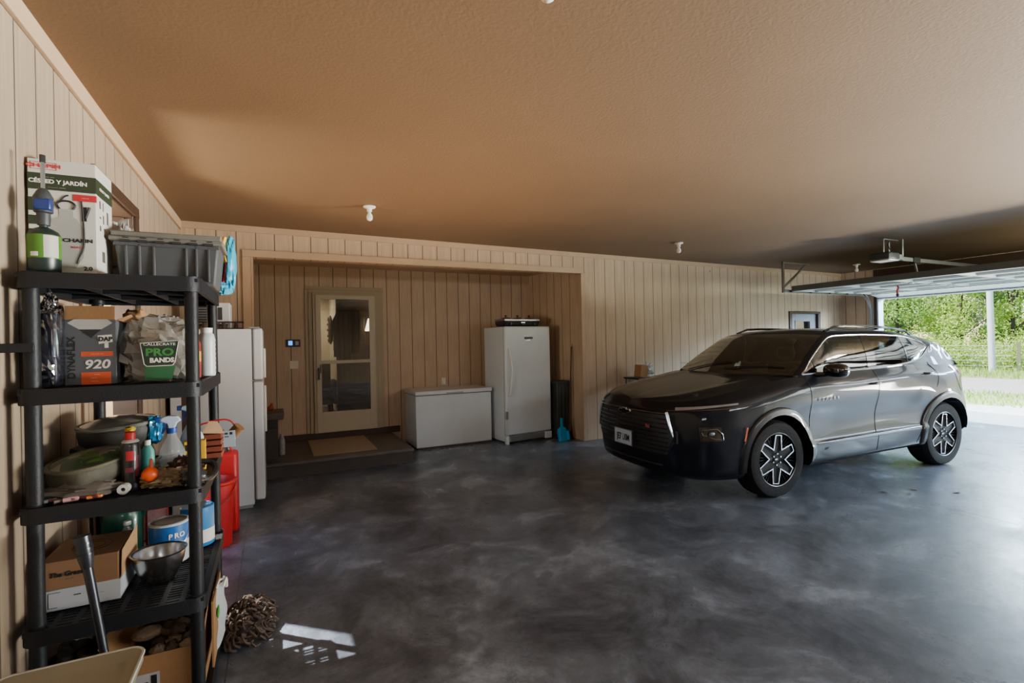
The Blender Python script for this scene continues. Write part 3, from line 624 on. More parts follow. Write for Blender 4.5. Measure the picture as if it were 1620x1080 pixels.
prof=[(.001,0),(.047,0),(.052,.008),(.052,.155),(.045,.172),(.025,.185),(.014,.19),(.014,.20),(.001,.20)]
obj('cylinder',G().lathe(prof),M('dark green can',(.01,.022,.018),.35),t); obj('label_wrap',G().lathe([(.0528,.062),(.0528,.155)],cap=False,seg=32),M('lime label','47791f',.4),t)
obj('white_label',G().add([(.0535*math.cos(a),.0535*math.sin(a),z) for z in (.065,.152) for a in np.linspace(R(-75),R(-20),9)],[(i,i+1,i+10,i+9) for i in range(8)]),M('worn white label','b9b4ab',.5),t,fixn=False)
obj('barcode_label',G().add([(.0535*math.cos(a),.0535*math.sin(a),z) for z in (.068,.085) for a in np.linspace(R(-120),R(-92),6)],[(i,i+1,i+7,i+6) for i in range(5)]),wprint,t,fixn=False)
hd=obj('torch_head',G().lathe([(.001,.195),(.02,.198),(.022,.22),(.022,.245),(.03,.25),(.032,.31),(.02,.335),(.012,.345)],(0,0,0),16),M('torch head grey','35383a',.5),t)
obj('regulator_knob',G().box(-.022,.032,-.035,0,.255,.30),M('torch blue','1a3270',.35),hd,bevel=.006); obj('burn_tube',G().tube([(.0,0,.34),(0,-.0,.465)],[.007,.008]),steel,hd); obj('flame_tip',G().tube([(0,0,.45),(.0,0,.48)],.010),darksteel,hd)
t=thing('storage_tote','grey plastic tote with interlocking flap lid on the top tier','tote',(-.652,2.86,Z)); t.scale=(.93,.95,1)
tm=M('dusty grey tote','45474a',.6,var=.2,scale=6)
obj('body',G().box(.0,.455,0,.58,0,.205,taper=(.9,.94)),tm,t,bevel=.012)
g=G()
for x in (.045,.10,.16,.30,.345,.40): g.box(x,x+.010,-.004,.04,.02,.19,)
g.box(.0,.455,-.004,.004,.18,.205); obj('rib',g,tm,t,bevel=.002)
g=G().box(-.018,.473,-.018,.60,.20,.222); g.box(-.01,.465,-.010,.59,.222,.248,taper=(1.0,1.0)); obj('lid',g,M('dusty tote lid','66645c',.65,var=.2,scale=8),t,bevel=.006)
g=G(); 
for k in range(6):
    x=.03+k*.072; g.box(x,x+.04,-.022,-.006,.195,.206)
    g.box(x+.01,x+.035,-.0195,-.006,.212,.218)
obj('lid_teeth',g,black,t,smooth=False)
bg=M('bright blue bag','2aa5c9',.35,bump=.08,bscale=12); 
t=thing('gift_bag','bright blue bag with yellow and red print hanging behind the tote','bag',(-.205,3.22,1.93))
P=[[( .035*math.sin(v*9+u*2)*.5+ (u-.5)*.06*math.sin(PI*min(1,v*1.3)) , (u-.5)*.16, .30*(1-v)-.0) for u in np.linspace(0,1,7)] for v in np.linspace(0,1,13)]
obj('bag_body',lumpy((0,0,.16),(.030,.08,.155),11,.2,power=.8,nu=36,nv=30,freq=2),bg,t); obj('yellow_print',G().tube(smoothpts([(-.02,-.06,.30),(-.03,-.065,.24),(-.015,-.07,.16)],5),.012,6),M('yellow print','e2a92c',.4),t); obj('red_print',G().tube(smoothpts([(-.01,-.07,.16),(-.03,-.055,.06),(-.05,-.04,.0)],5),.008,6),redp,t)
obj('bag_flap',lumpy((-.035,-.03,.02),(.03,.05,.035),12,.4),bg,t)
at('folded_blue_bag',lumpy((0,0,.03),(.06,.10,.035),13,.3,zmin=0),bg,'folded blue plastic bag lying on the grey tote lid','bag',(-.53,3.25,Z+.248))
at('crumpled_bag',lumpy((0,0,.14),(.08,.09,.15),14,.5,zmin=0,power=.8),M('grey film bag','b4b3b1',.25,bump=.4,bscale=15,coat=.5),'crumpled silvery plastic bag between sprayer box and tote','bag',(-.72,3.24,Z+.05))
# -- second tier
Z=SH[3]
t=thing('wrapped_package','clear plastic wrapped dark package at the left end of the second tier','package',(-.822,2.64,Z))
obj('dark_contents',G().box(-.032,.036,-.03,.08,.0,.30),M('dark blue contents','2a2c3b',.5,var=.4,scale=25),t,bevel=.01); obj('plastic_wrap',lumpy((0,.02,.172),(.046,.065,.178),15,.22,nu=30,nv=24,power=.55),glass_mat('plastic film',(.82,.82,.86),.10),t,smooth=False)
obj('wrap_top',lumpy((.01,.0,.345),(.022,.02,.04),16,.6),glass_mat('plastic film top',(.7,.7,.75),.25),t,smooth=False)
t=thing('caulk_box','grey DYNAFLEX 920 carton with tan open flap','box',(-.783,2.68,Z))
gbx=M('slate carton','55585e',.6,var=.06); w=.175
obj('carton_body',G().box(0,w,0,.26,0,.275),gbx,t,bevel=.002); obj('open_flap',G().box(0.002,w-.005,-.004,.0,.273,.335).xf(Matrix.Rotation(R(-2),4,'X')),card,t,smooth=False)
obj('side_flap',G().add([(w,.0,.275),(w,.24,.275),(w+.07,.22,.25),(w+.05,.02,.30)],[(0,1,2,3)]),card,t,smooth=False)
obj('white_hexagon',G().prism([(.012,.262),(.035,.278),(.145,.278),(.163,.262),(.125,.235),(.05,.235)],'y',-.0012,0),greyp,t,smooth=False)
obj('dark_triangle',G().prism([(.05,.234),(.125,.234),(.09,.198)],'y',-.0012,0),bprint,t,smooth=False)
org=M('orange print','d4562a',.5)
obj('orange_band',G().box(.055,.163,-.0012,0,.120,.140),org,t,smooth=False); obj('orange_label',G().box(.055,.155,-.0012,0,.0,.052),org,t,smooth=False)
obj('badge',G().prism([(.112,.208),(.16,.212),(.163,.180),(.116,.172)],'y',-.0014,0).box(.135,.148,-.0014,0,.155,.178),wprint,t,smooth=False)
its=[text('a','920',.052,wprint,t,(.108,-.0018,.084),FRONT,xs=1.12,bold=.0012,shear=.15),text('a','DAP',.026,bprint,t,(.138,-.0022,.192),FRONT,xs=.95,bold=.0012),text('a','DYNAFLEX',.036,bprint,t,(.024,-.0018,.115),(R(90),R(-90),0),xs=.98,bold=.001),
 text('a','----- ----- ----',.0075,wprint,t,(.109,-.0018,.130),FRONT,xs=1.1),text('a','-------',.0085,wprint,t,(.108,-.0018,.042),FRONT),text('a','------',.011,wprint,t,(.098,-.0018,.028),FRONT),text('a','------ ----',.007,wprint,t,(.1,-.0018,.014),FRONT)]
join_text('lettering',its,t)
at('kraft_paper',lumpy((0,0,.15),(.05,.07,.15),17,.15,zmin=0,power=.6),card,'tan kraft paper wad standing behind the DYNAFLEX carton','paper',(-.60,2.99,Z+.04))
at('red_packet',lumpy((0,0,.02),(.03,.03,.03),18,.5),red,'red packet peeking above the clear bag of bands','packet',(-.585,3.10,Z+.275))
t=thing('band_bag','clear plastic bag with green PRO BANDS label on the second tier','bag',(-.475,2.77,Z))
obj('bag_film',lumpy((0,.02,.13),(.135,.11,.15),19,.32,nu=34,nv=24,zmin=.001,power=.75),M('milky film','8f8a80',.22,alpha=.62,coat=.6,bump=.5,bscale=14),t,smooth=False)
obj('packed_bands',lumpy((0,.03,.09),(.12,.09,.10),20,.3,zmin=.002,power=.7),M('dark green bands','26302a',.6,var=.6,scale=30),t)
obj('bag_neck',lumpy((.01,.04,.27),(.07,.06,.035),21,.6),M('milky film top','a39c92',.25,alpha=.75,coat=.5),t,smooth=False)
lab=G().prism([(-.045,.175),(.10,.185),(.085,.085),(.075,.07),(-.02,.068),(-.03,.08)],'y',-.118,-.116); obj('label_panel',lab,M('label dark green','16301d',.4),t,smooth=False)
lab=G().prism([(-.03,.068),(.085,.07),(.07,.008),(-.03,.006)],'y',-.116,-.114); obj('green_panel',lab,M('label green','1f5a33',.4),t,smooth=False)
its=[text('a','PRO',.045,M('bright green print','35813c',.4),t,(.027,-.120,.13),FRONT,xs=1.2,bold=.0015),text('a','BANDS',.028,wprint,t,(.035,-.120,.095),FRONT,xs=1.0,bold=.001),text('a','CALLECRATE',.016,wprint,t,(.027,-.120,.166),FRONT,xs=1.25)]
join_text('lettering',its,t)
obj('label_border',G().tube([(-.043,-.119,.172),(.098,-.119,.182),(.083,-.119,.085),(.073,-.119,.072),(-.02,-.119,.07),(-.03,-.119,.08)],.0018,5,closed=True),wprint,t,smooth=False)
t=thing('seasoning_jar','red and yellow labelled jar behind the front right post','jar',(-.345,2.86,Z))
obj('body',G().lathe([(.001,0),(.028,0),(.03,.01),(.03,.17),(.02,.19),(.02,.2)]),M('dark red label','8e2a2c',.4,var=.5,scale=35),t); obj('label_stripe',G().lathe([(.0305,.08),(.0305,.13)],cap=False),M('yellow label','c8a02c',.4),t); obj('cap',G().lathe([(.022,.19),(.022,.215),(.001,.218)]),whitep,t)
t=thing('white_bottle','white ribbed plastic bottle at the right edge of the second tier','bottle',(-.308,3.03,Z))
obj('body',G().lathe([(.001,0),(.036,0),(.040,.01)]+[(.038+.002*(k%2),.03+.012*k) for k in range(14)]+[(.034,.215),(.026,.225)]),M('milky bottle','c3c9cc',.35),t); obj('cap',G().lathe([(.027,.222),(.029,.25),(.001,.252)]),whitep,t)
# -- third tier
Z=SH[2]
cm=camo_mat(); olive=M('olive bag cloth','4c4a3e',.7,var=.3,bump=.3,bscale=20)
def cushion(name,label,cat,loc,rx,ry,rz_,tilt,mt,mb,rim,grp=None):
    t=thing(name,label,cat,loc); mtx=Matrix.Rotation(R(tilt[0]),4,'X')@Matrix.Rotation(R(tilt[1]),4,'Y')
    top=[[ (r*rx*math.cos(a),r*ry*math.sin(a),rz_*.72+rz_*.28*(1-r*r)) for a in np.linspace(0,2*PI,33)[:-1]] for r in (.02,.3,.55,.75,.9)]
    obj('top_panel',G().grid(top,wrap=True).xf(mtx),mt,t)
    side=[[ (rx*k*math.cos(a)*(1+.03*math.sin(7*a)),ry*k*math.sin(a)*(1+.03*math.sin(7*a)),z) for a in np.linspace(0,2*PI,33)[:-1]] for k,z in ((.6,0),(.85,.0),(.97,rz_*.2),(1,rz_*.5),(.98,rz_*.66),(.89,rz_*.76))]
    obj('side_gusset',G().grid(side,wrap=True).xf(mtx),mb,t)
    obj('piping',G().tube([(rx*.96*math.cos(a),ry*.96*math.sin(a),rz_*.72) for a in np.linspace(0,2*PI,41)[:-1]],.010,8,closed=True).xf(mtx),rim,t)
    return t
cushion('camouflage_bag','round camouflage hunting cushion bag at the front of the third tier','bag',(-.705,2.72,Z+.055),.145,.16,.11,(7,-6),cm,olive,M('olive piping','5b5a48',.6))
cushion('silver_cushion','silvery topped round cushion behind the camouflage bag','cushion',(-.675,3.03,Z+.15),.165,.17,.13,(3,-3),M('silvery film','aaa89d',.25,.2,bump=.3,bscale=10,coat=.6),M('dark gusset','2a2826',.6),M('grey piping','77766f',.3))
at('cushion_base_bag',lumpy((0,0,.085),(.15,.16,.09),22,.25,zmin=0,power=.7),M('dark bag','33312d',.5,bump=.4,bscale=12),'dark lumpy bag carrying the silvery cushion on the third tier','bag',(-.70,3.04,Z))
at('foil_balloon',lumpy((0,0,.06),(.035,.045,.065),23,.22,nu=34,nv=24,freq=4,power=.8),M('blue foil','2f8ec4',.15,.4,coat=.8,bump=.1,bscale=12),'shiny blue foil package beside the silvery cushion','package',(-.525,2.96,Z+.145))
at('rolled_cloth',lumpy((0,0,.03),(.13,.05,.034),24,.4,zmin=0),M('taupe cloth','57504a',.7,bump=.4,bscale=15),'crumpled taupe cloth in front of the camouflage bag','cloth',(-.70,2.595,Z))
at('tape_roll',G().lathe([(.008,-.02),(.021,-.02),(.021,.02),(.008,.02),(.008,-.02)],seg=20,axis='y',cap=False),M('pale tube end','b8b8b4',.5),'small pale hollow tube end at the third tier\'s front edge','tube',(-.567,2.575,Z+.021))
t=thing('spray_can','black spray can with red cap on the third tier','spray can',(-.555,2.63,Z))
obj('can_body',G().lathe([(.001,0),(.033,0),(.034,.005),(.034,.19),(.030,.205),(.024,.213)]),M('black can','17181b',.3,coat=.3),t)
def arc(r,a0,a1,z0,z1,m,nm='label'):
    return obj(nm,G().add([(r*math.cos(a),r*math.sin(a),z) for z in (z0,z1) for a in np.linspace(R(a0),R(a1),9)],[(i,i+1,i+10,i+9) for i in range(8)]),m,t,fixn=False)
arc(.0345,-105,-60,.13,.17,redp); arc(.0345,-50,-20,.06,.15,M('maroon print','6a2436',.4)); arc(.0345,-110,-65,.08,.10,M('maroon print','6a2436',.4))
obj('shoulder_ring',G().lathe([(.030,.203),(.032,.208),(.024,.216)],cap=False),greyp,t); obj('cap',G().lathe([(.019,.212),(.019,.245),(.016,.248),(.001,.248)]),red,t)
at('bottle_cap',lumpy((0,0,0),(.02,.02,.012),25,.3),M('yellow','c2a51f',.5),'small yellow cap behind the spray can\'s red cap','cap',(-.59,2.80,Z+.238))
t=thing('teal_tube','teal and white tube standing behind the spray can','tube',(-.515,2.74,Z))
obj('tube_body',G().lathe([(.001,.0),(.026,.0),(.028,.02),(.026,.14),(.012,.17)],seg=18,sy=.7),M('teal','3f8a83',.4),t); obj('cap',G().lathe([(.012,.168),(.012,.19),(.001,.19)],seg=14),whitep,t)
t=thing('orange_ball_float','orange ball with pointed neck at the front of the third tier','ball',(-.482,2.60,Z+.062))
orr=M('bright orange','e2561f',.35); obj('ball',G().lathe([(.0005,-.032),(.012,-.03),(.022,-.023),(.029,-.012),(.032,0),(.029,.013),(.021,.024),(.011,.031),(.006,.034)],seg=24),orr,t); obj('neck',G().lathe([(.010,.028),(.008,.045),(.006,.065),(.001,.068)],(.005,0,0),14),M('salmon neck','c4553a',.4),t)
at('work_glove',lumpy((0,0,.03),(.09,.05,.04),26,.55,nu=36,nv=22,freq=5,zmin=0),M('tan glove','7c6a4e',.8,var=.5,scale=18,bump=.4,bscale=30),'crumpled tan work glove under the clear spray bottle','glove',(-.42,2.62,Z))
at('work_glove',lumpy((0,0,.03),(.07,.05,.035),27,.6,nu=36,nv=22,freq=5,zmin=0),M('yellow brown glove','8a7430',.8,var=.6,scale=16,bump=.4,bscale=30),'yellow and brown glove beside the orange ball','glove',(-.475,2.66,Z))
at('dark_rag',lumpy((0,0,.03),(.07,.06,.06),28,.5,nu=36,nv=22,freq=5,zmin=0),M('dark red brown rag','40241d',.9,var=.5,scale=15,bump=.4,bscale=30),'dark brown rag behind the gloves on the third tier','rag',(-.375,2.74,Z))
def spray(loc,label,liquid,body,tr1,tr2,rz,lean=0):
    t=thing('spray_bottle',label,'spray bottle',loc,rz); 
    obj('bottle',G().lathe([(.001,0),(.050,0),(.055,.008),(.055,.09),(.052,.12),(.038,.155),(.022,.185),(.018,.205),(.022,.21),(.016,.222)],seg=26,sy=.75),body,t)
    if liquid: obj('liquid',G().lathe([(.001,.004),(.049,.004),(.052,.02),(.052,.075),(.001,.075)],seg=24,sy=.74),liquid,t)
    h=obj('trigger_head',G().prism([(-.045,.262),(-.04,.280),(-.01,.288),(.025,.282),(.038,.262),(.02,.25),(.012,.225),(-.012,.225),(-.015,.25)],'y',-.013,.013),tr1,t,bevel=.004)
    obj('trigger',G().prism([(-.034,.258),(-.018,.255),(-.02,.235),(-.032,.205),(-.042,.20),(-.034,.235)],'y',-.008,.008),tr2,h,bevel=.003); obj('nozzle',G().box(-.062,-.042,-.012,.012,.258,.282),tr2,h,bevel=.003); obj('collar',G().lathe([(.02,.205),(.022,.23),(.001,.232)],seg=18),tr2,h)
    return t
clr=M('clear bottle plastic','aab0b4',.08,alpha=.42,coat=.5)
nb=M('navy plastic','1d3f93',.35); wh2=M('pale blue white','b9cbe0',.4)
spray((-.432,2.80,Z),'clear spray bottle with navy and white trigger','',clr,wh2,nb,0)
t=spray((-.375,2.98,Z+.03),'green labelled spray bottle with navy trigger behind the clear one',M('green label body','3c8d79',.4),M('grey bottle','b9c0c6',.35),wh2,nb,R(-10))
obj('label_band',G().lathe([(.0556,.03),(.0556,.10)],cap=False,seg=26,sy=.75),M('green teal label','2f8068',.4,var=.3,scale=40),t)
t=thing('yellow_box','yellow printed carton behind the front right post on the third tier','box',(-.352,2.90,Z),R(4))
obj('carton_body',G().box(-.045,.045,-.03,.03,0,.145),M('yellow carton','d9a81c',.5),t,bevel=.002); obj('black_print',G().box(-.04,.02,-.0312,-.03,.10,.13).box(-.04,.02,-.0312,-.03,.04,.08),bprint,t,smooth=False)
t=thing('slat_bundle','bundle of reddish wooden slats at the third tier\'s back right','wood bundle',(-.335,3.12,Z))
for k in range(4): obj('slat',G().box(-.06,.085,-.08,.08,.02+k*.033,.045+k*.033),M('reddish slat','7c3b26',.6,var=.25),t,bevel=.003)
at('cardboard_roll',G().tube([(-.03,0,.03),(.03,-.02,.10)],.03,16),M('brown roll','7a5a33',.7),'brown cardboard roll poking past the shelf unit\'s right edge','roll',(-.205,3.24,Z+.05))
at('folded_card',G().add([(-.05,-.04,0),(.055,-.04,-.01),(.035,.04,.0),(-.04,.04,.01),(-.02,-.0,.055),(.02,.0,.052)],[(0,1,5,4),(1,2,5),(2,3,4,5),(3,0,4),(0,3,2,1)]),M('pale folded card','d9b48e',.7),'pale folded card on top of the wooden slats','card',(-.29,3.08,Z+.155),smooth=False)
t=thing('blue_white_tag','pale blue tag with dark print hanging beside the wooden slats','tag',(-.225,3.16,Z+.05))
obj('card_panel',G().box(-.032,.032,-.003,0,0,.09),M('pale blue card','9fb4c2',.5),t,bevel=.002); obj('lettering_block',G().box(-.02,-.004,-.004,-.003,.07,.08).box(.004,.018,-.004,-.003,.068,.082).box(-.02,0,-.004,-.003,.055,.06),bprint,t,smooth=False)
at('red_wire_hoop',G().tube(smoothpts([(-.12,0,.0),(-.1,0,.06),(0,0,.085),(.05,0,.08),(.075,0,.05),(.07,0,.0)],6),.005,6),red,'red wire hoop handle above the wooden slats','hoop',(-.28,3.26,Z+.105))
at('head_lamp',lumpy((0,0,.03),(.05,.05,.035),31,.3,zmin=0,power=.8),M('grey black lamp','3c3e40',.25,.3),'grey and black strapped headlamp at the third tier\'s right corner','lamp',(-.325,2.60,Z))
at('black_strap',G().tube(smoothpts([(-.05,0,.02),(.02,.03,.0),(.05,.1,.02),(.03,.16,.05),(-.04,.16,.06)],6),.014,8),black,'black strap looping over the third tier\'s right edge','strap',(-.30,2.60,Z+.005))
pm=[M('pen '+c,c,.4) for c in ('6a2a32','aebbc4','d07a30','5a4b40','b98d92')]
for k,(x,y,a,c,nm,lb) in enumerate(((-.80,2.56,20,1,'marker','short white and teal marker among the loose items at the third tier\'s front'),(-.765,2.55,-12,0,'pen','dark red pen among the loose items at the third tier\'s front'),(-.73,2.545,8,4,'eraser','pink rounded piece among the loose items at the third tier\'s front'),(-.69,2.55,-20,0,'pen','maroon pen lying right of the pink piece'),(-.655,2.54,5,2,'marker','orange tipped marker at the third tier\'s front edge'),(-.74,2.56,35,3,'pencil','brown pencil lying across the loose items'))):
    L=.05 if c in(0,3) else .025
    at(nm,G().tube([(-L,0,.008),(L*.8,0,.010),(L,0,.01)],[.007 if c!=4 else .010,.007 if c!=4 else .010,.003],10),pm[c],lb,nm,(x,y,Z+.001),R(a))
at('blue_scoop',G().prism([(-.04,0),(.03,0),(.045,.035),(-.04,.03)],'y',-.02,.02),M('pale blue plastic','8fb2dc',.4),'pale blue plastic piece behind the front left post','scoop',(-.835,2.63,Z),bevel=.006)
# -- fourth tier
Z=SH[1]
t=thing('donut_box','white and tan bakery-style carton on the fourth tier','box',(-.875,2.66,Z))
obj('white_tray',G().box(0,.27,0,.30,0,.085),M('white tray','b9bec6',.6,var=.05),t,bevel=.002); obj('tan_lid',G().box(0.004,.262,.004,.296,.085,.20),M('tan carton','8d6a4d',.75,var=.1),t,bevel=.002)
obj('end_flap',G().add([(.271,.01,.085),(.271,.295,.085),(.272,.295,.225),(.272,.02,.20)],[(0,1,2,3)]),M('pale kraft','b08a63',.75),t,smooth=False)
obj('white_label',G().box(-.0,.02,-.001,.0,.12,.18),wprint,t,smooth=False)
its=[text('a','The Grazer',.026,bprint,t,(.095,.0022,.145),FRONT,xs=1,bold=.0010,shear=.2),text('a','----- -----',.008,bprint,t,(.10,.0025,.124),FRONT),text('a','----',.018,bprint,t,(.125,-.001,.055),FRONT,bold=.001),text('a','--- -----',.010,bprint,t,(.20,-.001,.045),FRONT)]
join_text('lettering',its,t)
g=G().box(.03,.032,-.001,0,.012,.075).box(.03,.07,-.001,0,.073,.075).box(.03,.06,-.001,0,.012,.014); obj('printed_bracket',g,bprint,t,smooth=False)
obj('oval_print',G().tube([(.14+.07*math.cos(a),.15+.07*math.sin(a),.2005) for a in np.linspace(0,2*PI,31)[:-1]],.0012,4,closed=True).tube([(.14+.045*math.cos(a),.15+.045*math.sin(a),.2005) for a in np.linspace(0,2*PI,31)[:-1]],.0012,4,closed=True),M('brown print','4a3020',.6),t,smooth=False)
t=thing('mixing_bowl','stainless steel mixing bowl on the fourth tier','bowl',(-.49,2.80,Z))
ssm=M('brushed stainless','b8b8ba',.24,1,var=.08,scale=4)
obj('bowl_body',G().lathe([(.001,.004),(.055,.003),(.06,0),(.078,.03),(.098,.085),(.104,.125),(.108,.128),(.112,.132),(.106,.133),(.100,.127),(.094,.085),(.074,.035),(.055,.01),(.001,.01)],seg=44,cap=False),ssm,t)
t=thing('paint_can','white and blue PRO paint can on the fourth tier','paint can',(-.485,3.02,Z))
obj('can_body',G().lathe([(.001,0),(.083,0),(.085,.004),(.085,.195),(.087,.2),(.080,.203),(.074,.196),(.001,.194)],seg=40),M('white can label','c5ccd4',.35),t); obj('blue_band',G().lathe([(.0856,.105),(.0856,.19)],cap=False,seg=40),M('pro blue','1c62ad',.35,var=.15,scale=8),t)
its=[]
for k,ch in enumerate('PRO'):
    a=R(-78+k*17); its.append(text('a',ch,.034,wprint,t,(.0872*math.cos(a),.0872*math.sin(a),.14),(R(90),0,a+R(90)),bold=.001))
for k,ch in enumerate('---- --- -----'):
    a=R(-100+k*6); its.append(text('a',ch,.012,bprint,t,(.0872*math.cos(a),.0872*math.sin(a),.075),(R(90),0,a+R(90))))
for k,ch in enumerate('--- ----'):
    a=R(-85+k*6); its.append(text('a',ch,.012,bprint,t,(.0872*math.cos(a),.0872*math.sin(a),.055),(R(90),0,a+R(90))))
join_text('lettering',its,t)
obj('bail_handle',G().tube(smoothpts([(-.087,0,.16),(-.07,-.055,.1),(0,-.09,.06),(.07,-.055,.1),(.087,0,.16)],6),.002,6),steel,t)
obj('lid',G().lathe([(.001,.196),(.07,.197),(.073,.203),(.076,.2)],seg=36,cap=False),M('grey lid','7c7c78',.4,.6),t)
t=thing('paint_can','second blue and white can behind the PRO paint can','paint can',(-.385,3.20,Z))
obj('can_body',G().lathe([(.001,0),(.078,0),(.08,.004),(.08,.205),(.074,.21),(.001,.206)],seg=36),M('blue can label','2f80c0',.35),t); obj('white_band',G().lathe([(.0806,.02),(.0806,.09)],cap=False,seg=36),wprint,t)
t=thing('green_jug','large dark green plastic jug at the back of the fourth tier','jug',(-.725,3.24,Z))
gj=M('dark green jug','0f4a3c',.3,coat=.3)
obj('body',G().lathe([(.001,0),(.085,0),(.09,.01),(.09,.20),(.07,.25),(.03,.285),(.022,.30)],seg=4*8,sy=.8),gj,t); obj('handle',G().tube(smoothpts([(.03,0,.28),(.07,0,.29),(.095,0,.24),(.088,0,.18)],5),.012),gj,t); obj('cap',G().lathe([(.025,.298),(.026,.325),(.001,.327)]),whitep,t)
at('badge_disc',G().lathe([(.001,-.002),(.012,-.002),(.012,.002),(.001,.002)],axis='y',seg=16),wprint,'round white sticker on the green jug\'s shoulder','sticker',(-.655,3.178,Z+.235)) if 0 else None
t=thing('clear_bottle','clear ribbed plastic bottle beside the cardboard carton','bottle',(-.665,3.06,Z))
obj('body',G().lathe([(.001,0),(.036,0)]+[(.036+.002*(k%2),.01+.012*k) for k in range(12)]+[(.028,.165),(.014,.185),(.014,.2)]),clr,t); obj('cap',G().lathe([(.016,.198),(.016,.215),(.001,.216)]),whitep,t)
t=thing('red_jug','red and white printed jug behind the paint can','jug',(-.585,3.30,Z))
obj('body',G().box(-.05,.05,-.04,.04,0,.25),red,t,bevel=.02); obj('label',G().box(-.035,.05,-.0415,-.04,.02,.2),M('pink white label','e0a8a8',.5,var=.5,scale=40),t,smooth=False); obj('cap',G().lathe([(.02,.25),(.02,.275),(.001,.276)]),whitep,t)
t=thing('black_pipe','black ribbed plastic pipe leaning against the front of the shelf unit','pipe',(0,0,0))
a=Vector((-.672,2.44,.905)); b=Vector((-.598,2.42,.395)); d=b-a
bp_=M('blue-black pipe',(.012,.014,.02),.3,coat=.3)
obj('pipe_body',G().tube([a+d*.24,a+d*.5,b],[.0165,.0155,.0145],18),bp_,t); obj('socket',G().tube([a,a+d*.16,a+d*.24],[.027,.026,.018],20),bp_,t)
for k in (.05,.09,.13): obj('rib',G().tube([a+d*k,a+d*(k+.012)],.0285,20),bp_,t)
# -- bottom tier
Z=SH[0]
def open_box(x0,x1,y0,y1,z0,h,label,flap=.1,m=card,print_=True,rz=0):
    t=thing('cardboard_box',label,'box',(x0,y0,z0),rz); w,d_=x1-x0,y1-y0; th=.004
    obj('carton_body',G().box(0,w,0,th,0,h).box(0,w,d_-th,d_,0,h).box(0,th,0,d_,0,h).box(w-th,w,0,d_,0,h).box(0,w,0,d_,0,th),m,t,smooth=False)
    obj('flap',G().add([(0,0,h),(0,d_,h),(-flap*.55,d_,h+flap*.5),(-flap*.55,0,h+flap*.5)],[(0,1,2,3)]),m,t,smooth=False)
    g=G().add([(w,0,h),(w,d_,h),(w+flap*.12,d_,h+flap*.9),(w+flap*.12,0,h+flap*.9)],[(0,1,2,3)])
    obj('flap',g,m,t,smooth=False); return t
t=open_box(-.585,-.30,2.56,2.95,Z,.235,'open cardboard box of stones on the bottom tier at right',.14)
obj('shipping_label',G().box(.0,.13,-.0015,0,.02,.16),M('white shipping label','b9b6bb',.5),t,smooth=False); obj('label_print',G().box(.02,.09,-.003,-.0015,.12,.126).box(.02,.08,-.003,-.0015,.10,.104).box(.10,.12,-.003,-.0015,.11,.15).box(.02,.10,-.003,-.0015,.05,.054),bprint,t,smooth=False)
obj('dirt_fill',G().box(.006,.279,.006,.384,.004,.10),M('brown earth fill','3a2c22',.95,bump=.6),t,smooth=False)
rm=[M('stone '+c,c,.85,var=.35,scale=30,bump=.4,bscale=30) for c in ('6c5c4c','84735f','4f4338','97836c')]
random.seed(3); n=0
for layer in range(3):
    for i in range(4):
        for j in range(5):
            x=-.555+.062*i+U(-.01,.01)+.01*layer; y=2.61+.07*j+U(-.01,.01)
            if x>-.33: x=-.335
            at('stone',lumpy((0,0,0),(U(.027,.037),U(.03,.042),U(.022,.032)),100+n,.35,nu=14,nv=10),rm[n%4],'brown-grey potato-sized stone in the cardboard box on the bottom tier','stone',(x,y,Z+.135+layer*.042-.02*(i==0)*layer),U(0,3),group='stones in the bottom cardboard box'); n+=1
at('stone',lumpy((0,0,0),(.055,.04,.025),155,.2,nu=16,nv=12),rm[3],'flat pale stone resting on the left rim of the stone box','stone',(-.515,2.66,Z+.285),.3)
# log basket
t=thing('wicker_basket','dark wicker basket of round wood pieces on the bottom tier at left','basket',(-.745,2.70,Z))
g=G().lathe([(.001,0),(.09,0),(.105,.03),(.12,.20),(.128,.22),(.12,.225),(.11,.21),(.095,.03),(.001,.01)],seg=30,sy=1.1,cap=False); obj('basket_body',g,M('dark wicker','3a2a1c',.8,var=.5,scale=50,bump=.8,bscale=60),t)
obj('rim',G().tube([(.124*math.cos(a),.136*math.sin(a),.225) for a in np.linspace(0,2*PI,31)[:-1]],.009,7,closed=True),M('tan rim','6a4c30',.7),t)
for k,(x,y) in enumerate([(-.05,-.04),(.02,-.06),(.07,.0),(-.02,.03),(.04,.06),(-.07,.04)]):
    at('wood_piece',G().tube([(0,0,0),(.01,0,.06)],.033,12),M('bark','3b3630',.9,bump=.5),'round dark wood piece in the wicker basket','wood piece',(-.745+x,2.70+y,Z+.215),0,'wood pieces in the wicker basket')
at('basket_fill',G().lathe([(.001,.18),(.10,.18),(.10,.2),(.001,.2)],seg=20),M('dark fill','221c18',.95),'dark debris filling the wicker basket','debris',(-.745,2.70,Z)).__setitem__('kind','stuff')
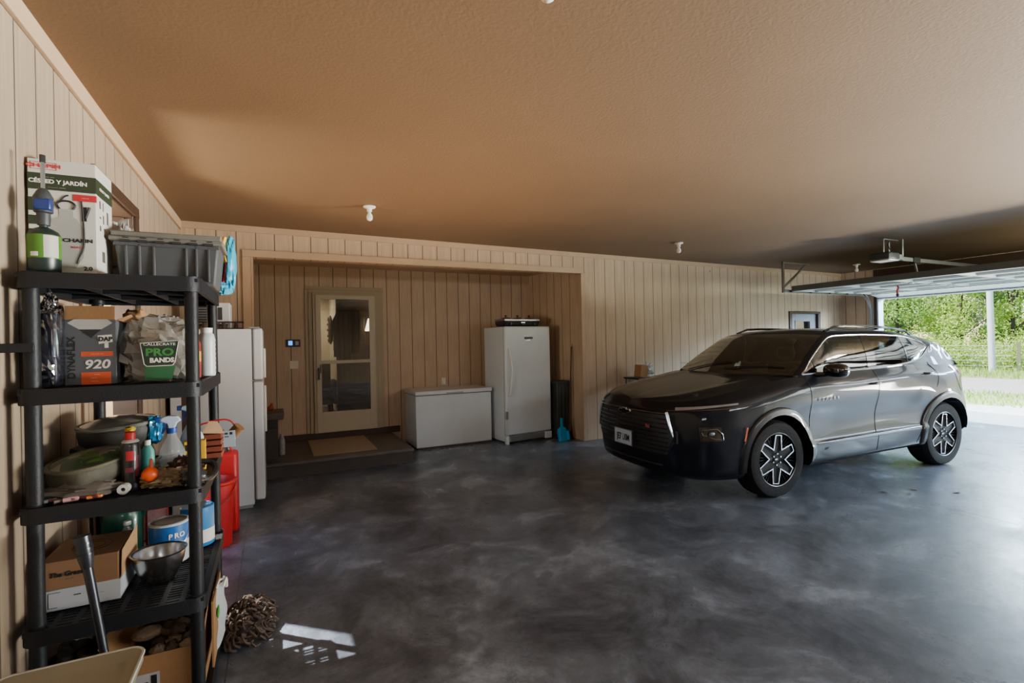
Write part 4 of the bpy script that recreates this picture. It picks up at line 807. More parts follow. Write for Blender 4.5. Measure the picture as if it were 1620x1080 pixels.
# beige tray lid in front
t=thing('beige_tote_lid','beige plastic tote with rounded rim standing in front of the shelf unit','tote',(-.585,1.98,0),R(0))
zt=.56; bt=M('beige plastic','8f8874',.5,var=.06)
o_=rr(-.24,.16,-.26,.20,.05); i_=rr(-.225,.145,-.245,.185,.04); d_=rr(-.2,.12,-.22,.16,.03)
n=len(o_); vs=[(x,y,zt-.03) for x,y in o_]+[(x,y,zt) for x,y in o_]+[(x,y,zt) for x,y in i_]+[(x,y,zt-.022) for x,y in d_]
g=G().add(vs,[(a*n+i,a*n+(i+1)%n,(a+1)*n+(i+1)%n,(a+1)*n+i) for a in range(3) for i in range(n)]+[tuple(3*n+i for i in range(n))])
obj('lid',g,bt,t,ang=60); obj('rim_edge',G().tube([(x,y,zt-.002) for x,y in o_],.0055,6,closed=True),M('pale rim','c2c4bd',.35),t)
obj('body',G().box(-.22,.14,-.24,.18,0,zt-.03,taper=(.85,.85)),bt,t,bevel=.02)
# feed bag strip at the right
t=thing('feed_bag','white woven feed bag with green logo between the shelf and the mop','bag',(-.262,2.90,.0))
def sheet(P,th=.0): return G().grid(P)
P=[[(-.012+.035*u+.006*math.sin(9*v+4*u),-.16+.22*u+.01*math.sin(6*v),.16+.30*v*(1-.12*u)) for u in np.linspace(0,1,8)] for v in np.linspace(0,1,12)]
obj('bag_sheet',G().grid(P),M('white woven','c9cdd2',.5,var=.1,bump=.2),t); obj('green_logo',lumpy((.004,-.10,.34),(.004,.035,.028),41,.4),M('leaf green','4fae3a',.5),t)
obj('torn_edge',G().tube(smoothpts([(.0,-.12,.46),(.01,-.11,.49),(.02,-.09,.485),(.03,-.10,.50)],4),.005,6).tube(smoothpts([(.02,-.02,.42),(.03,0,.45),(.03,.02,.40)],4),.008,6),wprint,t)
at('flat_box_end',G().box(-.004,.004,-.15,.2,0,.30),card,'brown cardboard panel end poking past the bottom tier','cardboard',(-.268,2.80,.155),smooth=False)
# mop
random.seed(5); g=G()
for k in range(420):
    a=U(0,2*PI); r_=math.sqrt(rnd()); x=.15*r_*math.cos(a); y=.26*r_*math.sin(a); h=.17*(1-r_*r_)**.7+.012
    L=.03; b=U(0,2*PI); zz=h*U(.55,1)
    p=[(x,y,zz),(x+L*math.cos(b),y+L*math.sin(b),zz+U(.0,.02)),(x+1.8*L*math.cos(b+.6),y+1.8*L*math.sin(b+.6),max(.008,zz-.015)),(x+1.6*L*math.cos(b+1.3),y+1.6*L*math.sin(b+1.3),max(.006,zz-.04))]
    g.tube(smoothpts(p,2),.0075,5)
t=thing('shaggy_mop','brown shaggy rope mop head heaped on the floor right of the shelf unit','mop',(-.145,3.24,0),R(-12)); t.scale=(.82,.82,.9)
obj('rope_strands',g,M('brown rope','5a4a40',.9,var=.35,scale=20),t,kind='stuff'); obj('mop_core',lumpy((0,0,.05),(.13,.23,.09),51,.2,zmin=0),M('mop core','2c2420',.95),t)
# buckets
t=thing('red_bucket','bright red plastic bucket on the floor behind the shelf unit','bucket',(-.455,4.72,0))
br=M('bucket red','d3242b',.4); obj('bucket_body',G().lathe([(.001,.0),(.125,0),(.13,.01),(.155,.50),(.170,.515),(.172,.53),(.16,.535),(.148,.50),(.12,.02),(.001,.02)],seg=40,cap=False),br,t)
obj('handle',G().tube(smoothpts([(-.165,0,.50),(-.12,-.13,.40),(0,-.17,.36),(.12,-.13,.40),(.165,0,.50)],6),.004,6),M('wire handle','8b1e22',.4),t)
t=thing('red_container','tall red plastic container behind the red bucket','container',(-.40,5.05,0))
obj('body',G().box(-.11,.11,-.09,.09,0,.70),br,t,bevel=.03); obj('cap',G().lathe([(.03,.70),(.03,.75),(.001,.752)]),black,t); obj('handle',G().tube(smoothpts([(-.07,0,.69),(-.04,0,.74),(.04,0,.74),(.07,0,.69)],4),.01),br,t)
t=thing('wooden_plank','brown wooden board leaning on the left wall behind the shelf','board',(-.86,3.52,0))
obj('board',G().box(-.02,.02,-.06,.06,0,.84).xf(Matrix.Rotation(R(-2),4,'Y')),M('rough board','6d4a2e',.8,var=.3,scale=10),t,bevel=.002)
t=thing('brown_post','slim dark brown post standing beside the side door opening','post',(-.72,5.30,0))
obj('post_body',G().box(-.02,.02,-.02,.02,0,1.5),brownw,t,bevel=.003)

# ---------------------------------------------------------------- the car
def car_paint():
    m,nt,b=nodes('dark car paint'); tc=nt.nodes.new('ShaderNodeTexCoord')
    n=nt.nodes.new('ShaderNodeTexNoise'); n.inputs['Scale'].default_value=900; nt.links.new(tc.outputs['Object'],n.inputs['Vector'])
    mx=nt.nodes.new('ShaderNodeMixRGB'); mx.inputs[1].default_value=(.002,.003,.006,1); mx.inputs[2].default_value=(.008,.011,.020,1); nt.links.new(n.outputs['Fac'],mx.inputs[0])
    nt.links.new(mx.outputs[0],b.inputs['Base Color']); b.inputs['Metallic'].default_value=0; b.inputs['Specular IOR Level'].default_value=.08; b.inputs['Roughness'].default_value=.4
    b.inputs['Coat Weight'].default_value=.6; b.inputs['Coat Roughness'].default_value=.015; b.inputs['Coat IOR'].default_value=1.36
    return m
PAINT=car_paint(); CBLK=M('car gloss black',(.008,.008,.009),.08,coat=1); CMAT=M('car matt black',(.012,.012,.013),.5); 
CLAD=M('car lower cladding','0e1015',.4,0,coat=.25,spec=.25); SATIN=M('satin chrome','c4c9d0',.22,1,var=.03)
WS=glass_mat('windshield glass',(.72,.74,.64),.03); SG=glass_mat('tinted side glass',(.34,.38,.36),.05)
car=thing('car','dark blue-black SUV parked facing left near the open garage door','car',(4.4902,4.2266,0),-.0551)
def pchip(xs,ys,x):
    xs=np.asarray(xs,float); ys=np.asarray(ys,float); h=np.diff(xs); d=np.diff(ys)/h; m=np.zeros_like(ys)
    for i in range(1,len(xs)-1):
        if d[i-1]*d[i]>0:
            w1=2*h[i]+h[i-1]; w2=h[i]+2*h[i-1]; m[i]=(w1+w2)/(w1/d[i-1]+w2/d[i])
    m[0]=d[0]; m[-1]=d[-1]
    x=np.clip(x,xs[0],xs[-1]); k=np.clip(np.searchsorted(xs,x)-1,0,len(h)-1); t=(x-xs[k])/h[k]
    return ys[k]*(2*t**3-3*t**2+1)+h[k]*m[k]*(t**3-2*t**2+t)+ys[k+1]*(-2*t**3+3*t**2)+h[k]*m[k+1]*(t**3-t**2)
ST=[ # x, y, profile (inset,z) bottom->top
 (-1.060,0,[(.14,.24),(.05,.29),(.02,.40),(.015,.50),(.01,.60),(.0,.72),(.0,.84),(.02,.90),(.085,.975)]),
 (-1.045,.30,[(.14,.24),(.05,.29),(.02,.40),(.015,.50),(.01,.60),(.0,.72),(.0,.84),(.02,.90),(.085,.975)]),
 (-.995,.55,[(.14,.24),(.05,.29),(.02,.40),(.01,.50),(.0,.60),(.0,.72),(.01,.84),(.03,.905),(.10,.985)]),
 (-.880,.755,[(.12,.24),(.04,.29),(.02,.40),(.01,.5),(.0,.6),(.01,.72),(.03,.84),(.05,.92),(.13,1.0)]),
 (-.690,.885,[(.10,.24),(.04,.29),(.02,.4),(.01,.5),(0,.6),(.01,.72),(.03,.86),(.06,.95),(.15,1.03)]),
 (-.42,.945,[(.08,.24),(.03,.3),(.01,.4),(0,.5),(0,.6),(.0,.72),(.01,.86),(.035,.97),(.16,1.07)]),
 (-.1,.965,[(.08,.25),(.03,.3),(.01,.4),(0,.5),(0,.62),(0,.75),(.005,.9),(.035,1.02),(.16,1.12)]),
 (.4,.965,[(.07,.26),(.03,.31),(.01,.41),(.005,.49),(.02,.56),(.02,.75),(.0,.95),(.025,1.08),(.115,1.185)]),
 (1.0,.965,[(.07,.27),(.03,.315),(.01,.42),(.0,.49),(.035,.535),(.05,.72),(.01,.95),(.008,1.06),(.085,1.215)]),
 (1.7,.965,[(.07,.28),(.03,.32),(.01,.42),(.0,.50),(.035,.545),(.05,.72),(.01,.97),(.008,1.08),(.085,1.225)]),
 (2.4,.967,[(.07,.29),(.03,.33),(.01,.42),(.0,.51),(.03,.55),(.035,.72),(.0,.97),(.012,1.11),(.085,1.25)]),
 (2.9,.975,[(.08,.31),(.03,.35),(.01,.43),(.0,.51),(.0,.6),(0,.75),(.0,.93),(.03,1.12),(.12,1.235)]),
 (3.2,.965,[(.08,.35),(.03,.38),(.01,.45),(0,.52),(0,.62),(0,.76),(.01,.93),(.04,1.12),(.12,1.22)]),
 (3.45,.915,[(.10,.37),(.04,.40),(.01,.46),(0,.54),(.0,.64),(.01,.76),(.035,.95),(.05,1.12),(.11,1.205)]),
 (3.62,.80,[(.10,.38),(.04,.41),(.01,.47),(0,.55),(.0,.65),(.01,.78),(.04,.95),(.05,1.12),(.10,1.20)]),
 (3.72,.55,[(.10,.38),(.04,.41),(.01,.47),(0,.55),(.0,.65),(.02,.78),(.06,.95),(.07,1.12),(.11,1.20)]),
 (3.76,0,[(.10,.38),(.04,.41),(.01,.47),(0,.55),(.0,.65),(.02,.78),(.06,.95),(.07,1.12),(.11,1.20)])]
px=np.array([s[0] for s in ST]); py=np.array([s[1] for s in ST])
sl=np.concatenate([[0],np.cumsum(np.hypot(np.diff(px),np.diff(py)))])
KN=9; INS=np.array([[p[0] for p in s[2]] for s in ST]); ZZ=np.array([[p[1] for p in s[2]] for s in ST])
NU_=300; us=np.linspace(0,sl[-1],NU_)
X0=pchip(sl,px,us); Y0=pchip(sl,py,us)
tx=np.gradient(X0,us); ty=np.gradient(Y0,us); ln=np.hypot(tx,ty); nx,ny=-ty/ln,tx/ln   # outward for path front->side(+y)->rear
ii=np.array([pchip(sl,INS[:,k],us) for k in range(KN)]).T; zz=np.array([pchip(sl,ZZ[:,k],us) for k in range(KN)]).T
KD=49; kk=np.linspace(0,KN-1,KD)
shell=np.zeros((NU_,KD,3))
for i in range(NU_):
    I=pchip(range(KN),ii[i],kk); Zk=pchip(range(KN),zz[i],kk)
    shell[i,:,0]=X0[i]-nx[i]*I; shell[i,:,1]=np.maximum(Y0[i]-ny[i]*I,0) if 2<i<NU_-3 else 0 if i in(0,NU_-1) else np.maximum(Y0[i]-ny[i]*I,0); shell[i,:,2]=Zk
shell[0,:,1]=0; shell[-1,:,1]=0
AX=[(.09,.386,.452),(2.945,.386,.452)]
def push(p):
    for ax,az,r in AX:
        if p[1]>.6:
            d=math.hypot(p[0]-ax,p[2]-az)
            if d<r: 
                k=r/max(d,1e-6); 
                return (ax+(p[0]-ax)*k,p[1],az+(p[2]-az)*k),True
    return tuple(p),False
def add_side(g,sgn):
    ins=[[False]*KD for _ in range(NU_)]; vs=[]
    for i in range(NU_):
        for k in range(KD):
            q,f=push(shell[i,k]); ins[i][k]=f; 
            if f and q[2]<zz[i,0]: q=(q[0],q[1],float(shell[i,0,2])) if abs(q[0]-min((a[0] for a in AX),key=lambda a:abs(a-q[0])))>.40 else q
            vs.append((q[0],q[1]*sgn,q[2]))
    fs=[]
    for i in range(NU_-1):
        for k in range(KD-1):
            if ins[i][k] and ins[i+1][k] and ins[i+1][k+1] and ins[i][k+1]: continue
            f=(i*KD+k,(i+1)*KD+k,(i+1)*KD+k+1,i*KD+k+1); fs.append(f if sgn<0 else f[::-1])
    g.add(vs,fs)
# upper body
UX=[.44,.525,.7,.9,1.05,1.158,1.3,1.67,2.0,2.37,2.55,2.7,2.80,2.87,3.0,3.15,3.25,3.35,3.45]
def tb(**k): pass
T_bz=([.44,.525,1.28,1.67,2.257,2.55,2.72,2.87,3.0,3.15,3.25,3.35,3.45],[1.196,1.213,1.23,1.24,1.272,1.312,1.365,1.445,1.475,1.475,1.45,1.34,1.206])
T_wz=([.44,.525,.7,.9,1.05,1.158,1.3,1.67,2.37,2.7,2.80,2.87,3.0,3.15,3.25,3.35,3.45],[1.20,1.218,1.345,1.475,1.56,1.603,1.615,1.62,1.60,1.545,1.50,1.45,1.482,1.482,1.458,1.345,1.207])
T_ez=([.44,.525,.7,.9,1.05,1.158,1.3,1.67,2.37,2.7,3.0,3.15,3.25,3.35,3.45],[1.205,1.262,1.385,1.515,1.60,1.638,1.658,1.668,1.65,1.615,1.57,1.545,1.515,1.37,1.208])
T_cz=([.44,.525,.7,.9,1.05,1.158,1.3,1.67,2.0,2.37,2.7,3.0,3.15,3.25,3.35,3.45],[1.205,1.262,1.395,1.53,1.622,1.67,1.695,1.712,1.712,1.70,1.672,1.63,1.605,1.575,1.40,1.208])
T_by=([.44,.525,1.3,2.2,2.55,2.87,3.0,3.25,3.35,3.45],[.838,.872,.882,.882,.862,.80,.775,.745,.79,.835])
T_wy=([.44,.525,.7,.9,1.158,1.67,2.37,2.7,2.87,3.0,3.25,3.35,3.45],[.835,.868,.83,.785,.735,.722,.72,.735,.795,.77,.735,.785,.832])
T_ey=([.44,.525,.7,.9,1.05,1.2,1.67,2.37,2.7,3.0,3.25,3.35,3.45],[.825,.82,.775,.73,.70,.675,.66,.65,.645,.64,.62,.71,.825])
T_bow=([.44,.9,1.2,1.67,2.4,3.0,3.25,3.45],[.20,.13,.07,0,-.03,-.10,-.16,-.20])
def F(t,x): return float(pchip(t[0],t[1],np.array([x]))[0])
topline=shell[:,KD-1,:]
side=[(topline[i,0],topline[i,1],topline[i,2]) for i in range(NU_) if topline[i,1]>.55 or topline[i,0]>0 and topline[i,1]>.6]
side.sort(); SXs=np.array([s[0] for s in side]); SYs=np.array([s[1] for s in side]); SZs=np.array([s[2] for s in side])
NX=150; cols=sorted(set([round(x,4) for x in list(np.linspace(.44,3.45,NX))+UX+[1.10,3.27,3.42]]))
r1,r2,r3,r4=3,10,3,14
def column(X):
    sy=float(np.interp(X,SXs,SYs)); sz=float(np.interp(X,SXs,SZs)); by,bz=F(T_by,X),F(T_bz,X); wy,wz=F(T_wy,X),F(T_wz,X); ey,ez=F(T_ey,X),F(T_ez,X); cz=F(T_cz,X); bow=F(T_bow,X)
    P=[]
    for k in range(r1): t=k/r1; P.append((X,sy+(by-sy)*t,sz+(bz-sz)*t))
    for k in range(r2): t=k/r2; P.append((X,by+(wy-by)*t+.022*math.sin(PI*t)*min(1,(wz-bz)/.2),bz+(wz-bz)*t))
    for k in range(r3): t=k/r3; P.append((X,wy+(ey-wy)*t+.008*math.sin(PI*t),wz+(ez-wz)*t))
    for k in range(r4+1):
        t=k/r4; y=ey*(1-t); s=1-t; P.append((X-bow*(1-s*s),y,ez+(cz-ez)*(1-s**2.4)))
    return P
CP=[column(X) for X in cols]; NR=len(CP[0])
body=G(); add_side(body,1); add_side(body,-1)
wsg=G(); sgs=[G(),G()]; rgl=G(); pill=G()
for sgn in (1,-1):
    sgl=sgs[0 if sgn>0 else 1]
    for i in range(len(cols)-1):
        xa,xb=cols[i],cols[i+1]; xm=(xa+xb)/2
        for k in range(NR-1):
            q=[CP[i][k],CP[i+1][k],CP[i+1][k+1],CP[i][k+1]]; q=[(p[0],p[1]*sgn,p[2]) for p in q]
            if sgn>0: q=q[::-1]
            tgt=body
            if r1<=k<r1+r2 and .525<=xm<=2.87: tgt=sgl
            elif k>=r1+r2+r3 and xm<1.10: tgt=wsg
            elif k>=r1+r2+r3+1 and 3.27<xm<3.42: tgt=rgl
            elif k>=r1+r2+r3+2 and 1.45<xm<2.6: tgt=pill   # panoramic roof, gloss black
            tgt.add(q,[(0,1,2,3)])
# hood
fi=[i for i in range(NU_) if topline[i,0]<.44 and i<NU_//2]; 
hu=np.array([us[i] for i in fi]); HN=16; HP=[]
T_hz=([-.975,-.9,-.7,-.35,0,.24],[.975,1.008,1.055,1.115,1.165,1.203])
for i in fi:
    f=(us[i]-us[0])/(us[fi[-1]]-us[0]); xc=-.975+ (.24+.975)*f**1.15; row=[]; e=topline[i]; c=(xc,0,F(T_hz,xc))
    for k in range(HN+1):
        t=k/HN; s=1-t; z=e[2]+(c[2]-e[2])*(1-s**1.7)+.012*math.exp(-((s-.72)/.10)**2)*min(1,f*3)*(1)
        row.append((e[0]+(c[0]-e[0])*(1-s*s*(.55+.45*s)) if False else e[0]+(c[0]-e[0])*t,e[1]*s,z))
    HP.append(row)
hood=G()
for sgn in (1,-1): hood.grid([[(p[0],p[1]*sgn,p[2]) for p in r] for r in HP])
obj('body_shell',body,PAINT,car,ang=50); hd=obj('hood',hood,PAINT,car,ang=50)
# BVHs
def bvh(gs):
    vs=[];fs=[]
    for g in gs:
        o=len(vs); vs+=[Vector(v) for v in g.v]; fs+=[tuple(o+i for i in f) for f in g.f]
    return BVHTree.FromPolygons(vs,fs)
BV=bvh([body,hood,wsg,sgs[0],sgs[1],rgl,pill])
def hit(p,d,off=.003):
    d=Vector(d).normalized(); p=Vector(p); h=BV.ray_cast(p-d*2,d)
    if h[0] is None: return p
    n=h[1]; 
    if n.dot(d)>0: n=-n
    return h[0]+n*off
def sidept(x,z,s=-1,off=.003): return hit((x,s*.9,z),(0,-s,0),off)
def frontpt(y,z,off=.003): 
    return hit((-1.0,y,z),(1,0,0),off)
def diagpt(x,y,z,off=.003): return hit((x,y,z),(.75,-.66 if y>0 else .66,0),off)
wsobj=obj('windshield',wsg,WS,car,ang=60); obj('side_glass',sgs[0],SG,car,ang=60); obj('side_glass',sgs[1],SG,car,ang=60); obj('rear_glass',rgl,SG,car,ang=60); obj('roof_panel',pill,CBLK,car,ang=60)
# window trims
def curve(T,Ty,x0,x1,s,n=40,off=.004):
    return [(x,s*(F(Ty,x)+off),F(T,x)) for x in np.linspace(x0,x1,n)]
for s in (-1,1):
    loop=curve(T_bz,T_by,.53,2.86,s)+curve(T_wz,T_wy,.53,2.86,s)[::-1]
    obj('window_trim',G().tube(loop,.0075,6,closed=True),SATIN,car)
    g=G()
    def strip(x0a,x0b,w,t0=0.0,t1=1.0,off=.004):
        """slanted pillar strip across the glass from belt (x0a) to top (x0b)"""
        P=[]
        for t in np.linspace(t0,t1,9):
            row=[]
            for u in (-.5,0,.5):
                x=x0a+(x0b-x0a)*t+u*w; bz,wz=F(T_bz,x),F(T_wz,x); by,wy=F(T_by,x),F(T_wy,x)
                row.append((x,s*(by+(wy-by)*t+.022*math.sin(PI*t)*min(1,(wz-bz)/.2)+off),bz+(wz-bz)*t))
            P.append(row)
        obj('window_pillar',G().grid(P),CBLK,car,ang=60)
    strip(1.66,1.755,.15); strip(2.33,2.42,.035); strip(.73,.75,.03)
    # A pillar sits in body colour; black quarter trim at mirror
# belt, door seams, creases
seam=M('panel gap',(.002,.002,.002),.8)
for s in (-1,1):
    g=G()
    for pts in ([(.565,1.19),(.56,1.05),(.545,.8),(.54,.5),(.54,.33)],[(1.66,1.22),(1.66,1.0),(1.635,.7),(1.62,.45),(1.62,.33)],
                [(2.76,1.27),(2.79,1.1),(2.72,.98)],[(2.46,.60),(2.40,.45),(2.35,.34)],[(3.18,1.2),(3.22,1.0),(3.30,.9)]):
        g.tube([sidept(p.x,p.z,s,.0005) for p in [Vector((a,0,b)) for a,b in smooth2] ] if False else [sidept(a.x,a.z,s,.0005) for a in smoothpts([(a,0,b) for a,b in pts],5)],.0035,5)
    obj('door_seam',g,seam,car)
    obj('lower_trim',G().tube([sidept(x,.498+.016*(x-.6),s,.002) for x in np.linspace(.62,2.42,24)],.006,6),M('satin dark trim','8c929b',.25,.9),car)
    # arch cladding
    for ax,az,r in AX:
        g=G(); P=[]
        for a in np.linspace(R(-14) if ax<1 else R(5),R(190),41):
            row=[]
            for rr_,o in ((.442,.016),(.452,.024),(.49,.020),(.522,.012),(.527,.001)):
                x=ax+rr_*math.cos(a); z=az+rr_*math.sin(a); z2=max(z,.27)
                p=hit((x,s*.9,z2),(0,-s,0),0)
                if abs(p[1])<.70: p=Vector((x,s*.93,z2))
                row.append((p[0],p[1]+s*o,z2))
            rr0=row[0]; row=[(rr0[0],rr0[1]-s*.05,rr0[2])]+row
            P.append(row)
        obj('wheel_arch_trim',g.grid(P),CLAD,car,ang=70)
        g=G().grid([[(ax+.452*math.cos(a),s*y,az+.452*math.sin(a)) for y in (.60,.90)] for a in np.linspace(R(-10) if ax<1 else R(5),R(190),30)])
        g.add([(ax+.455*math.cos(a),s*.60,az+.455*math.sin(a)) for a in np.linspace(R(-10) if ax<1 else R(5),R(190),30)],[tuple(range(30))]); obj('wheel_well',g,CMAT,car,ang=70)
# underbody
obj('underbody',G().box(-.92,3.62,-.60,.60,.27,.50).box(.55,2.48,-.84,.84,.27,.34),CMAT,car,bevel=.02)
# wheels
alu=M('machined alloy','c9ccd2',.25,1,var=.03); rimb=M('rim black',(.006,.006,.007),.5,spec=.15)
def wheel(ax,s,steer=0):
    y0=s*.935   # outer face plane
    w=obj('wheel',G().lathe([(.27,-.12),(.33,-.128),(.365,-.12),(.383,-.09),(.386,-.04),(.386,.04),(.383,.09),(.365,.12),(.33,.128),(.275,.125),(.27,.10),(.27,-.12)],(0,0,0),64,axis='y',cap=False),rubber,car,loc=(ax,s*.81,.386),rot=(0,0,steer),ang=30)
    g=G()
    for yy in (-.075,-.04,-.01,.02,.055,.085): g.tube([(.3868*math.cos(a),yy,.3868*math.sin(a)) for a in np.linspace(0,2*PI,73)[:-1]],.0022,4,closed=True)
    obj('tread_groove',g,seam,w)
    o=s
    g=G().lathe([(.272,o*.118),(.262,o*.122),(.255,o*.10),(.250,o*.03),(.24,-o*.10)],(0,0,0),64,axis='y',cap=False); obj('rim_barrel',g,rimb,w)
    obj('rim_lip',G().tube([(.264*math.cos(a),o*.119,.264*math.sin(a)) for a in np.linspace(0,2*PI,65)[:-1]],.0045,6,closed=True),M('dark lip','6e7278',.3,1),w)
    obj('brake_disc',G().lathe([(.06,o*.0),(.17,o*.0),(.17,o*.02),(.06,o*.02)],(0,0,0),40,axis='y'),M('brake disc','5c5d60',.4,.9),w)
    # spoke star: six lobes
    out=[];inn=[]
    for k in range(6):
        a=R(60*k+90-6)
        for dr,da in ((.248,-10),(.248,10)): out.append((dr*math.cos(a+R(da)),dr*math.sin(a+R(da))))
        b=a+R(30); out.append((.118*math.cos(b),.118*math.sin(b)))
        for dr,da in ((.239,-7.9),(.239,7.9)): inn.append((dr*math.cos(a+R(da)),dr*math.sin(a+R(da))))
        inn.append((.100*math.cos(b),.100*math.sin(b)))
    n=len(out); yo,yi=o*.112,o*.085
    vs=[(x,yo,z) for x,z in out]+[(x,yo,z) for x,z in inn]+[(x,yi,z) for x,z in out]+[(x,yi,z) for x,z in inn]
    fs=[]
    for i in range(n):
        j=(i+1)%n; fs+=[(i,j,n+j,n+i),(i,2*n+i,2*n+j,j),(n+i,n+j,3*n+j,3*n+i)]
    obj('spoke_edge',G().add(vs,fs),alu,w,smooth=False)
    g=G(); vs=[(x*.985,yi+o*.012,z*.985) for x,z in inn]
    g.add([(0,yi+o*.004,0)]+vs,[(0,1+i,1+(i+1)%n) for i in range(n)])
    for k in range(6):
        b=R(60*k+90-6+30)
        for da in (-9,-3,3,9):
            c,s_=math.cos(b+R(da)),math.sin(b+R(da)); r0=.125+abs(da)*.002
            g.tube([(r0*c,yi,r0*s_),(.252*math.cos(b+R(da*1.5)),yi+o*.012,.252*math.sin(b+R(da*1.5)))],.0055,5)
    obj('spoke',g,rimb,w,smooth=False)
    h=obj('hub',G().lathe([(.001,o*.10),(.03,o*.10),(.034,o*.095),(.06,o*.088)],(0,0,0),24,axis='y',cap=False),rimb,w)
    obj('center_cap',G().box(-.018,.018,o*.101-.001,o*.101+.001,-.005,.005).box(-.010,.010,o*.101-.001,o*.101+.001,-.008,.008),alu,w,smooth=False)
    g=G()
    for k in range(6):
        a=R(60*k+24); g.lathe([(.001,o*.112),(.008,o*.112),(.009,o*.09)],(.056*math.cos(a),0,.056*math.sin(a)),10,axis='y')
    obj('lug_nut',g,chrome,w)
for ax in (.09,2.945):
    for s in (-1,1): wheel(ax,s)
# front fascia
g=G()
def patch(g,c4,nu,nv,fn,off=.003):
    """bilinear quad of (y,z) or (x,z) corners projected on the body"""
    P=[]
    for i in range(nu+1):
        row=[]
        for j in range(nv+1):
            u,v=i/nu,j/nv
            q=[(1-u)*(1-v)*c4[0][k]+u*(1-v)*c4[1][k]+u*v*c4[2][k]+(1-u)*v*c4[3][k] for k in range(len(c4[0]))]
            row.append(fn(*q,off))
        P.append(row)
    g.grid(P); return g
ff=lambda y,z,o=.003: frontpt(y,z,o)
patch(g,[(-.56,.86),(.56,.86),(.64,.60),(-.64,.60)],40,8,ff,.002); patch(g,[(-.64,.60),(.64,.60),(.56,.47),(-.56,.47)],40,5,ff,.002)
obj('grille',g,CMAT,car,ang=70)
g=G()
for k,z in enumerate((.82,.775,.73,.685,.64,.595,.55,.51)):
    w=.55+.05*min(1,(.86-z)/.26) if z>.6 else .58
    for a,b in ((-w,-.2),(-.17,.17),(.2,w)) if k%2 else ((-w,-.35),(-.32,.32),(.35,w)):
        g.tube([ff(y,z,.006) for y in np.linspace(a,b,14)],.0065,5)
obj('grille_bar',g,CBLK,car)
obj('grille_surround',G().tube([ff(y,.872+.0*y,.008) for y in np.linspace(-.56,.56,40)],.010,6),M('dark chrome','6a6d73',.2,1),car)
for s in (-1,1):
    obj('grille_corner',G().tube([ff(s*y,z,.012) for y,z in ((.555,.885),(.57,.86),(.60,.77),(.635,.66))],[.016,.017,.014,.008],6),SATIN,car)
    obj('fascia_blade',G().tube([ff(s*.635,.655,.006),ff(s*.60,.56,.006),ff(s*.55,.485,.006)],.006,6),M('fascia accent','4a4d52',.3,.8),car)
    # daytime lamp strip
    P=[]
    for t in np.linspace(0,1,20):
        x=-.90+(.48)*t; y=s*(.60+.32*t**.8); z=.925+.05*t; row=[diagpt(x,y,z+dz,.005) for dz in (-.012*(1-.3*t),0,.014*(1-.6*t))]; P.append(row)
    obj('day_lamp',G().grid(P),M('lamp strip','8f959c',.15,.3,coat=1),car,ang=70)
    obj('lamp_surround',G().tube([diagpt(-.97+.55*t,s*(.55+.35*t),.905+.03*t,.003) for t in np.linspace(0,1,20)],.006,6),M('dark chrome','6a6d73',.2,1),car)
    P=[[diagpt(-.80+.19*u+.02*v,s*(.80+.09*u),.765-.13*v-.015*u*0,.004) for u in np.linspace(0,1,8)] for v in np.linspace(0,1,6)]
    hl=obj('headlamp',G().grid(P),CBLK,car,ang=70)
    a=[diagpt(-.785,s*.81,.735,.012),diagpt(-.66,s*.88,.745,.012),diagpt(-.61,s*.90,.70,.012),diagpt(-.60,s*.90,.64,.012),diagpt(-.68,s*.87,.655,.012),diagpt(-.77,s*.82,.69,.012)]
    obj('lamp_bezel',G().tube(a,.007,6,closed=True),M('dark chrome','6a6d73',.2,1),hl)
    c=diagpt(-.70,s*.86,.705,.010); obj('lens',lumpy(tuple(c),(.035,.014,.018),1,0,nu=16,nv=10,power=.7),M('lamp lens','596672',.05,.2,coat=1),hl)
    obj('fascia_vent',G().tube([diagpt(-.94,s*.66,.72,.004),diagpt(-.94,s*.66,.60,.004)],.018,6),M('vent accent','3a3d42',.2,.8,coat=1),car)
    P=[[sidept(-.395-.012*v,.62+.10*v+.0*u+ .0,s,.022) if False else hit((-.40+.02*u+.035*v,s*.93,.62+.13*v),(0,-s,0),.022) for u in (0,.5,1)] for v in np.linspace(0,1,5)]
    obj('side_marker',G().grid(P),M('amber marker','b5532a',.3,coat=.6),car)
    # mirrors
    mi=obj('mirror',lumpy((.80 if s<0 else .97,s*1.055,1.255),(.075,.125,.072),2,.0,nu=26,nv=18,power=.75),CBLK,car)
    obj('mirror_arm',G().tube([(.74 if s<0 else .9,s*.87,1.205),(.79 if s<0 else .95,s*.97,1.21)],[.03,.022],10),CBLK,mi); obj('mirror_glint',G().tube([(.745,s*1.16,1.262),(.735,s*1.08,1.266),(.73,s*1.02,1.262)],.006,6),chrome,mi)  # chrome strip put on as the mirror's reflection
    # handles
    for hx,hz in ((1.50,1.075),(2.52,1.145)):
        p=sidept(hx,hz,s,0); q=sidept(hx+.13,hz+.004,s,0)
        h=obj('door_handle',G().tube(smoothpts([p+Vector((0,-s*.02,0)),p+Vector((.03,s*.035,.0)),q+Vector((-.02,s*.038,0)),q+Vector((.02,s*.01,0))],5),.012,8),CBLK,car)
        obj('handle_strip',G().tube([p+Vector((.04,s*.048,.004)),q+Vector((-.01,s*.046,.004))],.004,6),chrome,h)
    # roof rails
    rl=[(x,s*(F(T_ey,x)-.055),F(T_ez,x)+.010+.042*min(1,(x-1.25)/.18,(3.0-x)/.2 if x<3.0 else 0)) for x in np.linspace(1.25,3.0,30)]
    obj('roof_rail',G().tube(rl,.014,8),CBLK,car); obj('rail_trim',G().tube([(x,y+s*.002,z+.012) for x,y,z in rl[2:-3]],.005,6),M('satin dark trim','8c929b',.25,.9),car)
